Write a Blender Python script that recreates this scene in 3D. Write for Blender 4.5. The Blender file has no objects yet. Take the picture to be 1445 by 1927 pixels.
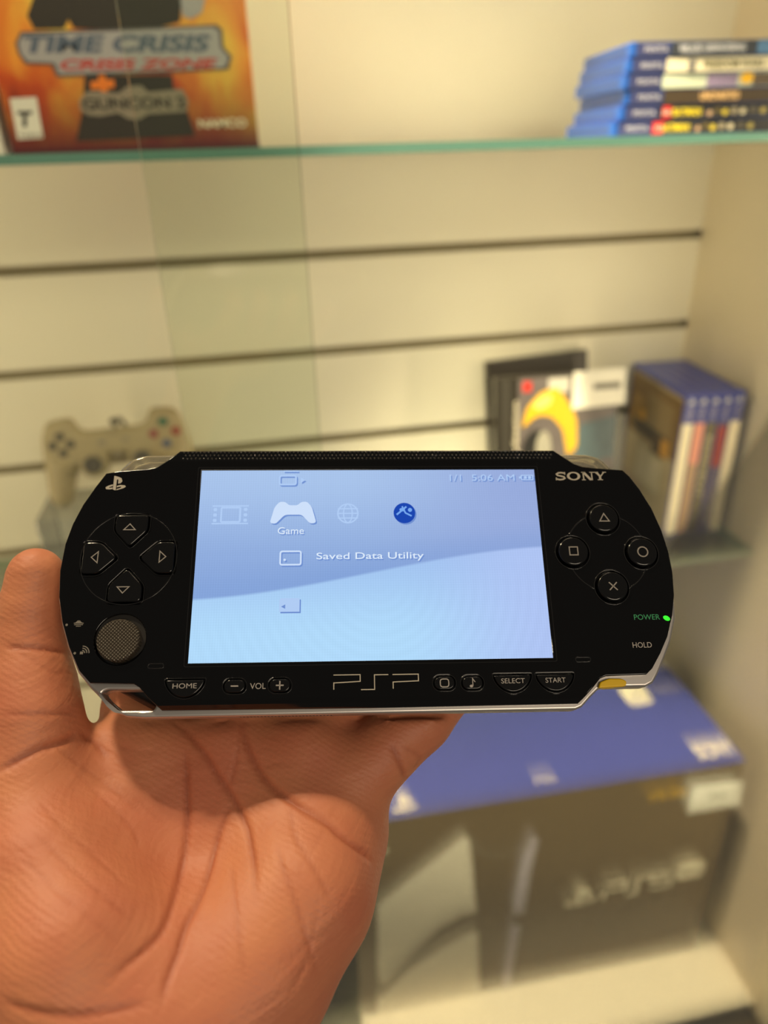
import bpy, bmesh, math
import numpy as np
from mathutils import Vector, Matrix

# ------------------------------------------------------------------ camera, world, lights
C = bpy.context.scene.collection
scene = bpy.context.scene
ZC = 1.45; ZB_ = ZC - 0.968
CAM = Matrix(((0.979661, 0.113823, -0.165253), (-0.198675, 0.434681, -0.878397), (-0.028149, 0.893363, 0.448453)))            # columns: right, up, back
cam_d = bpy.data.cameras.new('camera'); cam = bpy.data.objects.new('camera', cam_d); C.objects.link(cam)
m4 = CAM.to_4x4(); m4.translation = Vector((0, 0, ZC)); cam.matrix_world = m4
cam_d.sensor_fit = 'HORIZONTAL'; cam_d.sensor_width = 36.0
cam_d.lens = 36.0 * 1350.0 / 1445.0
cam_d.clip_start = 0.01; cam_d.clip_end = 50
cam_d.dof.use_dof = True; cam_d.dof.focus_distance = 0.190
cam_d.dof.aperture_fstop = cam_d.lens / 3.4
scene.camera = cam

w = bpy.data.worlds.new('world'); scene.world = w; w.use_nodes = True
wn = w.node_tree.nodes['Background']; wn.inputs[0].default_value = (0.9, 0.80, 0.66, 1); wn.inputs[1].default_value = 0.13
scene.view_settings.view_transform = 'Standard'; scene.view_settings.look = 'None'
scene.view_settings.gamma = 1; scene.view_settings.exposure = 0.0; scene.view_settings.use_curve_mapping = False

def area(name, loc, target, size, power, color, size_y=None):
    d = bpy.data.lights.new(name, 'AREA'); d.energy = power; d.color = color; d.size = size
    if size_y: d.shape = 'RECTANGLE'; d.size_y = size_y
    o = bpy.data.objects.new(name, d); C.objects.link(o); o.location = loc
    o.rotation_euler = (Vector(target) - Vector(loc)).to_track_quat('-Z', 'Y').to_euler()
    return o
LEDC = (1.0, 0.78, 0.54)
def spot(name, loc, target, power, angle, color, soft=0.03):
    d = bpy.data.lights.new(name, 'SPOT'); d.energy = power; d.color = color; d.spot_size = math.radians(angle); d.spot_blend = 0.7; d.shadow_soft_size = soft
    o = bpy.data.objects.new(name, d); C.objects.link(o); o.location = loc
    o.rotation_euler = (Vector(target) - Vector(loc)).to_track_quat('-Z', 'Y').to_euler(); return o
area('cabinet_led_strip', (-0.1, 0.46, ZC + 0.62), (-0.05, 0.72, ZC - 0.45), 1.0, 2.7, LEDC, 0.04)
def post_strip(x, z0, z1, tx, power):  # upright strip light added out of view to brighten the cabinet's inside
    d = bpy.data.lights.new('added_post_light', 'AREA'); d.energy = power; d.color = LEDC; d.shape = 'RECTANGLE'; d.size = 0.02; d.size_y = z1-z0
    o = bpy.data.objects.new('added_post_light', d); C.objects.link(o); o.location = (x, 0.445, (z0+z1)/2)
    zax = -(Vector((tx, 0.75, 0)) - Vector((x, 0.445, 0))).normalized(); yax = Vector((0, 0, 1)); xax = yax.cross(zax)
    o.rotation_euler = Matrix((xax, yax, zax)).transposed().to_euler()
post_strip(-0.70, ZB_ + 0.02, ZC + 0.20, 0.30, 2.8)
post_strip(0.525, ZC - 0.52, ZC + 0.1, -0.3, 1.2)
spot('added_deck_fill', (0.15, 0.50, ZC + 0.62), (0.34, 0.60, ZB_), 210.0, 36, LEDC)  # unseen lamp, added to lift the deck and low shelves
spot('cabinet_spot_lamp', (-0.27, 0.47, ZC + 0.62), (-0.03, 0.14, ZC - 0.14), 60.0, 46, (1.0, 0.78, 0.54), 0.04)
spot('added_carton_fill', (0.72, -1.2, ZC + 0.75), (0.26, 0.50, ZB_ + 0.14), 760.0, 21, (1.0, 0.82, 0.58), 0.06)  # added narrow beam, brightens only the carton front
area('store_ceiling_light', (0.5, -2.0, ZC + 1.0), (0.1, 0.7, ZC - 0.4), 1.2, 21.0, (1.0, 0.84, 0.64), 0.6)

# ------------------------------------------------------------------ helpers
def lin(c):
    return tuple(((x/255)/12.92 if x/255 <= 0.04045 else ((x/255+0.055)/1.055)**2.4) for x in c) + (1.0,)
def mat(name, rgb, rough=0.5, metal=0.0, spec=0.5, coat=0.0, emit=None, estr=1.0, noise=0.0, nscale=40.0, bump=0.0, bscale=300.0):
    m = bpy.data.materials.new(name); m.use_nodes = True; nt = m.node_tree; b = nt.nodes['Principled BSDF']
    col = lin(rgb); b.inputs['Base Color'].default_value = col; b.inputs['Roughness'].default_value = rough
    b.inputs['Metallic'].default_value = metal; b.inputs['Specular IOR Level'].default_value = spec
    b.inputs['Coat Weight'].default_value = coat; b.inputs['Coat Roughness'].default_value = 0.03
    if emit: b.inputs['Emission Color'].default_value = lin(emit); b.inputs['Emission Strength'].default_value = estr
    tc = nt.nodes.new('ShaderNodeTexCoord')
    if noise:
        n = nt.nodes.new('ShaderNodeTexNoise'); n.inputs['Scale'].default_value = nscale; n.inputs['Detail'].default_value = 4
        mx = nt.nodes.new('ShaderNodeMix'); mx.data_type = 'RGBA'
        mx.inputs[6].default_value = tuple(c*(1-noise) for c in col[:3]) + (1,)
        mx.inputs[7].default_value = tuple(min(1, c*(1+noise)) for c in col[:3]) + (1,)
        nt.links.new(tc.outputs['Object'], n.inputs['Vector']); nt.links.new(n.outputs['Fac'], mx.inputs[0]); nt.links.new(mx.outputs[2], b.inputs['Base Color'])
    if bump:
        n = nt.nodes.new('ShaderNodeTexNoise'); n.inputs['Scale'].default_value = bscale
        bp = nt.nodes.new('ShaderNodeBump'); bp.inputs['Strength'].default_value = bump; bp.inputs['Distance'].default_value = 0.001
        nt.links.new(tc.outputs['Object'], n.inputs['Vector']); nt.links.new(n.outputs['Fac'], bp.inputs['Height']); nt.links.new(bp.outputs[0], b.inputs['Normal'])
    return m
def glassy(name, tint, refl=1.0, rough=0.0, haze=0.0, hazecol=(200, 190, 160)):
    """thin clear sheet: tinted see-through with fresnel reflection"""
    m = bpy.data.materials.new(name); m.use_nodes = True; nt = m.node_tree
    nt.nodes.remove(nt.nodes['Principled BSDF']); out = nt.nodes['Material Output']
    t = nt.nodes.new('ShaderNodeBsdfTransparent'); t.inputs[0].default_value = lin(tint)
    g = nt.nodes.new('ShaderNodeBsdfGlossy'); g.inputs['Roughness'].default_value = rough
    f = nt.nodes.new('ShaderNodeFresnel'); f.inputs[0].default_value = 1.45
    mu = nt.nodes.new('ShaderNodeMath'); mu.operation = 'MULTIPLY'; mu.inputs[1].default_value = refl
    mx = nt.nodes.new('ShaderNodeMixShader')
    nt.links.new(f.outputs[0], mu.inputs[0]); nt.links.new(mu.outputs[0], mx.inputs[0]); nt.links.new(t.outputs[0], mx.inputs[1]); nt.links.new(g.outputs[0], mx.inputs[2])
    last = mx
    if haze:
        d = nt.nodes.new('ShaderNodeBsdfDiffuse'); d.inputs[0].default_value = lin(hazecol)
        m2 = nt.nodes.new('ShaderNodeMixShader'); m2.inputs[0].default_value = haze
        nt.links.new(mx.outputs[0], m2.inputs[1]); nt.links.new(d.outputs[0], m2.inputs[2]); last = m2
    nt.links.new(last.outputs[0], out.inputs[0])
    return m

def link(name, me, m, parent=None, loc=None):
    if m is not None:
        me.materials.clear(); me.materials.append(m)
    o = bpy.data.objects.new(name, me); C.objects.link(o)
    if parent is not None: o.parent = parent
    if loc is not None: o.location = loc
    return o
def tag(o, label=None, cat=None, group=None, kind=None):
    if label: o['label'] = label
    if cat: o['category'] = cat
    if group: o['group'] = group
    if kind: o['kind'] = kind
    return o
def empty(name, loc, label, cat, rot=(0, 0, 0), group=None):
    o = bpy.data.objects.new(name, None); C.objects.link(o); o.location = loc; o.rotation_euler = rot
    o.empty_display_size = 0.01
    return tag(o, label, cat, group)
def frame_mat(origin, ex, ey):
    """matrix whose local x runs along ex, y along ey, z out of the sheet"""
    ex = Vector(ex).normalized(); ey = Vector(ey).normalized(); ez = ex.cross(ey)
    m = Matrix((ex, ey, ez)).transposed().to_4x4(); m.translation = Vector(origin); return m
S = 0.001
def box_bm(bm, x0, x1, y0, y1, z0, z1):
    v = [bm.verts.new((x, y, z)) for x in (x0, x1) for y in (y0, y1) for z in (z0, z1)]
    for f in ((0,1,3,2),(4,6,7,5),(0,4,5,1),(2,3,7,6),(0,2,6,4),(1,5,7,3)): bm.faces.new([v[i] for i in f])
def box(name, dims, m, parent=None, bevel=0.0, seg=2):
    bm = bmesh.new(); box_bm(bm, *dims); bmesh.ops.recalc_face_normals(bm, faces=bm.faces)
    if bevel: bmesh.ops.bevel(bm, geom=bm.edges[:], offset=bevel, segments=seg, affect='EDGES', profile=0.5)
    me = bpy.data.meshes.new(name); bm.to_mesh(me); bm.free(); return link(name, me, m, parent)
def loops_mesh(loops, z0, z1, bevel=0.0, res=2):
    """solid from closed 2-D loops (inner loops are holes), in mm -> metres"""
    cu = bpy.data.curves.new('c', 'CURVE'); cu.dimensions = '2D'; cu.fill_mode = 'BOTH'
    for lp in loops:
        sp = cu.splines.new('POLY'); sp.points.add(len(lp)-1)
        for p, q in zip(sp.points, lp): p.co = (q[0], q[1], 0, 1)
        sp.use_cyclic_u = True
    cu.extrude = max((z1-z0)/2 - bevel, 1e-4); cu.bevel_depth = bevel; cu.bevel_resolution = res; cu.offset = -bevel
    ob = bpy.data.objects.new('c', cu); C.objects.link(ob)
    dg = bpy.context.evaluated_depsgraph_get(); me = bpy.data.meshes.new_from_object(ob.evaluated_get(dg))
    bpy.data.objects.remove(ob); bpy.data.curves.remove(cu)
    me.transform(Matrix.Translation((0, 0, (z0+z1)/2)))
    bm = bmesh.new(); bm.from_mesh(me); bmesh.ops.remove_doubles(bm, verts=bm.verts, dist=1e-4)
    bmesh.ops.recalc_face_normals(bm, faces=bm.faces); bm.to_mesh(me); bm.free()
    return me
def shape(name, loops, z0, z1, m, parent=None, bevel=0.0, tf=None, mm=True, post=None, res=2):
    me = loops_mesh(loops, z0, z1, bevel, res)
    if post: post(me)
    if mm: me.transform(Matrix.Scale(S, 4))
    if tf: me.transform(tf)
    return link(name, me, m, parent)
def text_mesh(s, h, z0=0.0, z1=0.05, wide=1.0, align='CENTER', bold=0.0, shear=0.0, width=None):
    cu = bpy.data.curves.new('t', 'FONT'); cu.body = s; cu.size = 1.0; cu.align_x = 'LEFT'; cu.extrude = 0.02; cu.offset = bold; cu.shear = shear
    cu.resolution_u = 4
    ob = bpy.data.objects.new('t', cu); C.objects.link(ob)
    dg = bpy.context.evaluated_depsgraph_get(); me = bpy.data.meshes.new_from_object(ob.evaluated_get(dg))
    bpy.data.objects.remove(ob); bpy.data.curves.remove(cu)
    co = np.array([v.co[:] for v in me.vertices]); lo = co.min(0); hi = co.max(0)
    k = h/(hi[1]-lo[1]); kx = k*wide
    if width: kx = width/(hi[0]-lo[0])
    co[:, 0] -= (lo[0]+hi[0])/2 if align == 'CENTER' else lo[0]
    co[:, 1] -= (lo[1]+hi[1])/2
    co[:, 0] *= kx; co[:, 1] *= k; co[:, 2] = z0 + (co[:, 2]+0.02)/0.04*(z1-z0)
    me.vertices.foreach_set('co', co.ravel()); me.update(); return me
def text(name, s, x, y, h, m, parent, z0=0.0, z1=0.05, tf=None, rot=0.0, **k):
    me = text_mesh(s, h, z0, z1, **k); me.transform(Matrix.Translation((x, y, 0)) @ Matrix.Rotation(rot, 4, 'Z'))
    me.transform(Matrix.Scale(S, 4))
    if tf: me.transform(tf)
    return link(name, me, m, parent)
def circ(cx, cy, r, n=48, ry=None, a0=0.0, a1=2*math.pi, rot=0.0):
    ry = ry or r; full = abs(a1-a0-2*math.pi) < 1e-6; out = []
    for i in range(n if full else n+1):
        a = a0 + (a1-a0)*i/n; x = r*math.cos(a); y = ry*math.sin(a)
        out.append((cx + x*math.cos(rot)-y*math.sin(rot), cy + x*math.sin(rot)+y*math.cos(rot)))
    return out
def rrect(x0, x1, y0, y1, r, n=6):
    out = []
    for cx, cy, a in ((x1-r, y1-r, 0), (x0+r, y1-r, 90), (x0+r, y0+r, 180), (x1-r, y0+r, 270)):
        for i in range(n+1):
            t = math.radians(a + 90*i/n); out.append((cx+r*math.cos(t), cy+r*math.sin(t)))
    return out
def rpoly(pts, r, n=5):
    """polygon with rounded corners"""
    out = []; N = len(pts)
    for i in range(N):
        a = Vector(pts[i-1]); b = Vector(pts[i]); c = Vector(pts[(i+1) % N])
        u = (a-b); v = (c-b); rr = min(r, u.length*0.45, v.length*0.45); p = b+u.normalized()*rr; q = b+v.normalized()*rr
        for k in range(n+1):
            t = k/n; out.append(tuple((1-t)**2*p + 2*t*(1-t)*b + t*t*q))
    return out
def stroke(pts, w, closed=False):
    """outline loop(s) around a polyline of width w"""
    P = [Vector(p) for p in pts]; N = len(P); L = []; R_ = []
    for i in range(N):
        if closed: a = P[i-1]; b = P[(i+1) % N]
        else: a = P[max(i-1, 0)]; b = P[min(i+1, N-1)]
        d1 = (P[i]-a); d2 = (b-P[i])
        if d1.length < 1e-9: d1 = d2
        if d2.length < 1e-9: d2 = d1
        d1.normalize(); d2.normalize(); n1 = Vector((-d1.y, d1.x)); n2 = Vector((-d2.y, d2.x)); nn = (n1+n2)
        nn = nn.normalized() if nn.length > 1e-6 else n1
        k = w/2/max(nn.dot(n1), 0.35); L.append(tuple(P[i]+nn*k)); R_.append(tuple(P[i]-nn*k))
    return [L, R_] if closed else [L + R_[::-1]]
def tube_bm(bm, pts, r, n=8, closed=False):
    P = [Vector(p) for p in pts]; N = len(P); rings = []
    for i in range(N):
        a = P[i-1] if (closed or i > 0) else P[i]; b = P[(i+1) % N] if (closed or i < N-1) else P[i]
        t = (b-a).normalized(); up = Vector((0, 0, 1)) if abs(t.z) < 0.9 else Vector((0, 1, 0))
        x = t.cross(up).normalized(); y = x.cross(t)
        rr = r[i] if isinstance(r, (list, tuple)) else r
        rings.append([bm.verts.new(P[i] + (x*math.cos(2*math.pi*k/n) + y*math.sin(2*math.pi*k/n))*rr) for k in range(n)])
    for i in range(N if closed else N-1):
        A = rings[i]; B = rings[(i+1) % N]
        for k in range(n): bm.faces.new((A[k], A[(k+1) % n], B[(k+1) % n], B[k]))
    if not closed: bm.faces.new(rings[0][::-1]); bm.faces.new(rings[-1])
def bm_obj(name, bm, m, parent=None, smooth=True, scale=1.0):
    bmesh.ops.recalc_face_normals(bm, faces=bm.faces)
    if smooth:
        for f in bm.faces: f.smooth = True
    me = bpy.data.meshes.new(name); bm.to_mesh(me); bm.free()
    if scale != 1.0: me.transform(Matrix.Scale(scale, 4))
    return link(name, me, m, parent)
def join_loops(name, groups, z0, z1, m, parent, tf=None, bevel=0.0):
    """several separate loops sets as one mesh"""
    bm = bmesh.new()
    for g in groups:
        me = loops_mesh(g, z0, z1, bevel); bm.from_mesh(me); bpy.data.meshes.remove(me)
    me = bpy.data.meshes.new(name); bm.to_mesh(me); bm.free(); me.transform(Matrix.Scale(S, 4))
    if tf: me.transform(tf)
    return link(name, me, m, parent)
# --- numeric field surface (smooth body shapes)
def round_cone(P, a, b, r1, r2):
    a = np.array(a, np.float32); b = np.array(b, np.float32); ba = b-a; l2 = float(ba@ba)
    if l2 < 1e-6: return np.sqrt(((P-a)**2).sum(-1)) - r1
    t = np.clip(((P-a)@ba)/l2, 0, 1); q = P - a - t[..., None]*ba
    return np.sqrt((q*q).sum(-1)) - (r1 + (r2-r1)*t)
def smin(a, b, k):
    h = np.clip(0.5+0.5*(b-a)/k, 0, 1); return b + (a-b)*h - k*h*(1-h)
def surface_nets(F, lo, step):
    ins = F < 0; nx, ny, nz = F.shape
    c = sum(ins[i:nx-1+i, j:ny-1+j, k:nz-1+k].astype(np.int8) for i in (0, 1) for j in (0, 1) for k in (0, 1))
    act = (c > 0) & (c < 8); idx = -np.ones(act.shape, np.int64); cells = np.argwhere(act); idx[act] = np.arange(len(cells))
    acc = np.zeros((len(cells), 3)); cnt = np.zeros(len(cells))
    corners = [(i, j, k) for i in (0, 1) for j in (0, 1) for k in (0, 1)]
    for a in range(8):
        for b in range(a+1, 8):
            d = [corners[b][t]-corners[a][t] for t in range(3)]
            if sum(map(abs, d)) != 1: continue
            ca = cells+np.array(corners[a]); cb = cells+np.array(corners[b])
            fa = F[ca[:, 0], ca[:, 1], ca[:, 2]]; fb = F[cb[:, 0], cb[:, 1], cb[:, 2]]; cr = (fa < 0) != (fb < 0)
            t = np.where(cr, fa/(fa-fb+1e-12), 0)[:, None]
            acc[cr] += (ca + t*(cb-ca))[cr]; cnt[cr] += 1
    V = acc/np.maximum(cnt, 1)[:, None]*step + np.array(lo)
    faces = []
    for ax in range(3):
        u, v = [(1, 2), (2, 0), (0, 1)][ax]
        A = [slice(None)]*3; B = [slice(None)]*3; A[ax] = slice(0, -1); B[ax] = slice(1, None)
        sgn = ins[tuple(A)].astype(np.int8) - ins[tuple(B)].astype(np.int8)
        E = np.argwhere(sgn != 0); s = sgn[tuple(E.T)]
        ok = (E[:, u] > 0) & (E[:, v] > 0) & (E[:, u] < F.shape[u]-1) & (E[:, v] < F.shape[v]-1); E = E[ok]; s = s[ok]
        du = np.zeros(3, int); du[u] = 1; dv = np.zeros(3, int); dv[v] = 1
        q = np.stack([idx[tuple((E-du-dv).T)], idx[tuple((E-dv).T)], idx[tuple(E.T)], idx[tuple((E-du).T)]], 1)
        q[s < 0] = q[s < 0][:, ::-1]; faces.append(q)
    return V, np.concatenate(faces)

# ------------------------------------------------------------------ materials
M_wall = mat('cream_melamine', (236, 229, 208), 0.42, noise=0.02, nscale=6)
M_groove = mat('groove_liner', (176, 164, 132), 0.5)
M_side = mat('side_panel_laminate', (238, 224, 194), 0.38, noise=0.02, nscale=4)
M_deck = mat('deck_laminate', (244, 236, 208), 0.4, noise=0.02, nscale=5)
M_metal = mat('track_metal', (120, 116, 108), 0.3, 1.0)
M_glass = glassy('clear_glass', (251, 254, 250), 0.8)
M_glass_edge = mat('glass_edge_green', (108, 156, 144), 0.2, spec=0.8)
M_glass_edge_light = mat('glass_edge_pale', (214, 212, 190), 0.15, spec=0.8)
M_glass_edge_dark = mat('glass_edge_dull', (150, 150, 120), 0.2, spec=0.6)
M_acrylic = glassy('clear_acrylic', (238, 240, 238), 1.0, 0.05, haze=0.22, hazecol=(205, 205, 200))
M_white = mat('white_print', (232, 228, 216), 0.45)
M_paper = mat('paper_sticker', (240, 236, 224), 0.6)
M_grey_print = mat('grey_print', (120, 116, 108), 0.6)
M_black = mat('black_print', (22, 21, 20), 0.5)

# ------------------------------------------------------------------ the cabinet
YW = 0.80; XR = 0.536; XL = -0.75; ZB = ZC - 0.968
GZ = (ZC - 0.096, ZC - 0.199, ZC - 0.303, ZC - 0.405, ZC - 0.507, ZC - 0.609, ZC - 0.711, ZC - 0.813)
bm = bmesh.new()
prof = [(YW, ZC + 0.9)]
for z in GZ: prof += [(YW, z+0.0055), (YW+0.004, z+0.0055), (YW+0.004, z+0.008), (YW+0.012, z+0.008), (YW+0.012, z-0.008), (YW+0.004, z-0.008), (YW+0.004, z-0.0045), (YW, z-0.0045)]
prof += [(YW, ZB-0.02), (YW+0.02, ZB-0.02), (YW+0.02, ZC+0.9)]
A = [bm.verts.new((XL-0.02, y, z)) for y, z in prof]; B = [bm.verts.new((XR+0.02, y, z)) for y, z in prof]
for i in range(len(prof)): j = (i+1) % len(prof); bm.faces.new((A[i], A[j], B[j], B[i]))
bm.faces.new(A[::-1]); bm.faces.new(B)
wall = bm_obj('wall_back', bm, M_wall, smooth=False); tag(wall, kind='structure')
wall.data.materials.append(M_groove)
for p in wall.data.polygons:
    if p.center.y > YW+0.0005 and p.center.y < YW+0.0135 and len(p.vertices) == 4: p.material_index = 1
tag(box('wall_right', (XR, XR+0.018, 0.36, YW, ZB-0.02, ZC+0.9), M_side), kind='structure')
tag(box('wall_left', (XL-0.018, XL, 0.36, YW, ZB-0.02, ZC+0.9), M_side), kind='structure')
tag(box('floor', (XL, XR, 0.432, YW, ZB-0.03, ZB), M_deck), kind='structure')
tr = empty('door_track', (0, 0, 0), 'grey metal sliding door track along the front of the cream deck', 'door track')
for y0 in (0.388, 0.408, 0.428): box('rail', (XL, XR, y0, y0+0.003, ZB-0.016, ZB-0.003), M_metal, tr)
box('track_base', (XL, XR, 0.386, 0.432, ZB-0.02, ZB-0.016), M_metal, tr)
def pane(x0, x1, y0, z0, z1, edge_m, label, edge_left):
    g = box('glass_door', (x0, x1, y0, y0+0.005, z0, z1), M_glass); g.data.materials.append(edge_m)
    for p in g.data.polygons:
        if abs(p.normal.x) > 0.9: p.material_index = 1
    return tag(g, label, 'glass door')
pane(-0.038, XR-0.004, 0.398, ZB-0.014, ZC+0.55, M_glass_edge_light, 'front sliding glass door with the pale bright vertical edge, covering the right side', True)
pane(XL+0.004, 0.040, 0.418, ZB-0.014, ZC+0.55, M_glass_edge_dark, 'rear sliding glass door with the dull green vertical edge, covering the left side', False)
def shelf(y0, zt, th, label, edge_m, x1=XR-0.001):
    g = box('glass_shelf', (XL+0.001, x1, y0, YW-0.001, zt-th, zt), M_glass); g.data.materials.append(edge_m)
    for p in g.data.polygons:
        if abs(p.normal.y) > 0.9 or abs(p.normal.x) > 0.9: p.material_index = 1
    return tag(g, label, 'glass shelf')
ST = ZC + 0.0052; SM = ZC - 0.412
shelf(0.545, ST, 0.0062, 'upper glass shelf with teal edge under the orange game box and stacked cases', M_glass_edge)
shelf(0.607, SM, 0.0062, 'lower glass shelf carrying the grey controller and upright blue game cases', mat('glass_edge_grey_green', (170, 186, 160), 0.25))

# ------------------------------------------------------------------ big console carton on the deck
CT = (0.501, 0.5075, -0.02793, 0.3435)
ART = {'w1': [(-424.7, 209.5), (-394.3, 237.7), (-357.9, 269.8), (-327.1, 298.1), (-319.8, 293.0), (-315.7, 255.7), (-311.9, 209.5), (-308.0, 165.7), (-325.4, 163.8), (-352.9, 148.1), (-383.3, 112.7), (-422.9, 59.7), (-429.2, 68.2)], 'w2': [(-431.1, 31.6), (-390.3, 77.2), (-352.6, 107.5), (-324.5, 123.8), (-304.9, 129.2), (-300.8, 44.6), (-297.7, -28.4), (-370.7, -29.3), (-433.8, -30.9)], 'f1': [(-246.4, 280.5), (-239.0, 273.6), (-244.2, 219.5), (-248.5, 145.1), (-264.8, 149.7), (-260.0, 205.1), (-256.6, 244.4)], 'f2': [(-263.5, 126.3), (-250.6, 124.6), (-255.4, 52.3), (-259.8, -24.6), (-269.8, -26.0), (-266.7, 55.8)], 'c1': [(-316.6, 288.8), (-310.7, 271.9), (-299.9, 262.3), (-277.9, 255.1), (-260.8, 261.4), (-246.1, 277.0)], 'gap': [(-429.2, 50.8), (-383.4, 99.3), (-352.8, 134.1), (-325.1, 150.0), (-304.4, 152.9)], 'mark': (-177.5, 157.2, 42.2, 0.0), 'logo': [(-134.6, 158.4, 27.0, 28.5), (-105.6, 158.6, 26.0, 28.6), (-73.8, 160.5, 26.3, 25.6), (-36.8, 169.1, 37.7, 30.6)], 'yel': (-89.4, 310.4, 45.6, 13.0), 'sticker': [(-60.1, 272.6), (7.3, 272.2), (3.1, 312.7), (-58.7, 317.1)], 'dot': (-415.4, 297.7), 'pill': [(-457.4, 23.6), (-451.4, 23.8), (-446.9, -32.1), (-455.3, -35.1)], 't_sony': (-24.6, 20.9, 48.2, 22.2), 't_disc': (-68.1, 124.6, 18.6), 't_txt': (-23.7, 125.6, 37.9, 16.7), 't_mid': (-230.0, 17.7, 22.8, 8.5), 't_mark': (-389.5, 15.6, 27.9), 't_far': (-4.4, 173.7, 20.6)}
GB = (-0.1421, 0.028)
GART = {'coat': [[(28.0, 80.9), (34.8, 91.9), (63.3, 106.6), (116.2, 107.1), (129.0, 94.8), (124.9, 77.7), (110.9, 74.5), (89.9, 73.5), (66.5, 73.5), (55.7, 74.1), (53.2, 79.0), (49.2, 73.9), (30.6, 73.6)], [(57.0, 47.3), (114.8, 46.6), (114.5, 39.8), (119.9, 34.1), (125.0, 9.1), (43.2, 7.5), (51.3, 27.0)]], 'glove': [[(127.0, 91.1), (143.5, 91.1), (140.1, 82.8), (132.7, 79.3), (126.9, 80.9)]], 'plaque_rim': [[(17.1, 65.8), (21.7, 72.1), (78.1, 73.5), (149.0, 76.0), (152.5, 73.1), (152.0, 63.1), (157.2, 57.1), (153.5, 49.6), (106.6, 48.1), (38.8, 46.4), (36.7, 53.4), (20.3, 54.2), (17.4, 60.1)]], 'plaque': [[(19.1, 65.8), (22.8, 70.6), (77.9, 72.2), (146.5, 74.4), (150.1, 72.0), (149.8, 62.5), (154.7, 56.8), (151.3, 50.9), (106.8, 49.4), (40.6, 48.0), (39.2, 54.7), (22.0, 55.5), (19.2, 60.4)]], 'time': (83.3, 65.2, 121.4, 10.1), 'zone': (94.7, 53.3, 104.6, 6.4), 'gun': (86.8, 30.1, 69.7, 7.2), 'namco': (145.4, 16.6, 34.1, 5.8), 'T': (13.3, 21.9, 9.9, 9.6), 'teen': (13.3, 12.0, 14.9, 2.0), 'esrb': [[(5.7, 34.3), (23.0, 35.0), (21.8, 10.2), (4.9, 9.6)]], 'plus': [[(65.9, 48.5), (70.4, 48.7), (70.2, 44.4), (75.6, 44.6), (75.0, 39.6), (70.1, 39.3), (70.0, 35.6), (65.4, 35.3), (65.2, 39.1), (59.4, 38.6), (59.8, 43.5), (65.3, 43.9)]], 'gunplate': [[(50.7, 32.5), (56.2, 37.6), (63.7, 37.7), (77.1, 36.2), (83.9, 40.5), (93.1, 40.7), (97.0, 36.6), (111.1, 37.7), (120.5, 38.3), (123.4, 31.3), (121.6, 24.3), (108.9, 23.8), (94.8, 23.4), (88.0, 20.0), (80.4, 20.8), (74.9, 24.5), (62.3, 22.6), (54.1, 23.5), (49.8, 27.0)]], 'rot': 0.0}
HAND = {
    'index_metacarpal': [(-38.7, 161.5, -150.5, 11.5), (-45.9, 132.5, -172.2, 13), (-57.1, 98.2, -207.8, 15)],
    'middle_metacarpal': [(-17.4, 159.1, -151.9, 11.5), (-32.4, 132.4, -176.3, 13), (-51.3, 95.3, -211.3, 15)],
    'ring_metacarpal': [(2.6, 154.3, -151.8, 11.5), (-17.8, 128.1, -174.9, 13), (-46.4, 94.3, -211.5, 15)],
    'little_metacarpal': [(12.9, 148.7, -158.8, 11.6), (0.1, 128.3, -170.0, 13), (-17.2, 108.6, -177.1, 15), (-39.8, 92.0, -209.1, 15)],
    'hypothenar': [(9.5, 137.6, -168.5, 13.6), (-0.5, 120.6, -167.6, 16.3), (-14.0, 110.9, -173.6, 18), (-28.1, 102.1, -178.3, 19.5), (-41.4, 95.9, -188.7, 19)],
    'thenar': [(-70.0, 154.3, -151.6, 13.5), (-63.1, 134.3, -157.1, 18), (-54.4, 115.3, -164.3, 21), (-47.9, 100.5, -177.6, 21)],
    'thumb_web': [(-61.8, 158.1, -154.7, 12), (-46.8, 161.9, -155.1, 10.5)],
    'wrist': [(-59.5, 98.7, -207.7, 20), (-76.5, 82.8, -249.6, 21), (-106.2, 62.5, -329.3, 24), (-147.7, 26.7, -459.3, 29)],
    'wrist_b': [(-43.5, 95.5, -208.1, 19), (-63.1, 78.9, -252.3, 20), (-90.1, 59.2, -329.7, 23), (-123.9, 21.8, -460.0, 28)],
    'thumb': [(-64.6, 189.1, -103.8, 8.0), (-66.6, 184.1, -112.2, 8.6), (-67.9, 179.1, -120.2, 9.6), (-67.9, 171.6, -128.2, 11.6), (-67.2, 165.1, -133.9, 12.4), (-68.9, 154.0, -147.5, 14.8)],
    'index': [(-43.4, 166.2, -149.9, 11), (-44.0, 179.8, -147.8, 10), (-19.5, 187.5, -134.3, 9), (-9.4, 196.3, -122.2, 8.4), (-2.6, 209.4, -105.1, 7.6)],
    'middle': [(-17.4, 162.4, -152.1, 10.8), (8.1, 183.8, -139.0, 9.5), (14.5, 199.1, -118.4, 8.5), (19.4, 207.4, -104.7, 7.6)],
    'ring': [(2.9, 158.0, -153.2, 10.5), (30.5, 178.8, -141.4, 9.3), (38.7, 193.1, -121.6, 8.3), (43.8, 202.0, -107.1, 7.4)],
    'little': [(17.4, 145.9, -156.0, 10.6), (37.4, 154.7, -147.0, 9.4), (60.6, 169.8, -138.4, 8.0), (68.5, 178.2, -128.3, 7.2), (74.2, 185.5, -116.7, 6.5)],
}
HK = {'index': 4, 'middle': 4, 'ring': 4, 'little': 4, 'thumb': 8, 'thenar': 14, 'hypothenar': 12, 'thumb_web': 8, 'middle_metacarpal': 12, 'ring_metacarpal': 12, 'little_metacarpal': 12}
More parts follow.
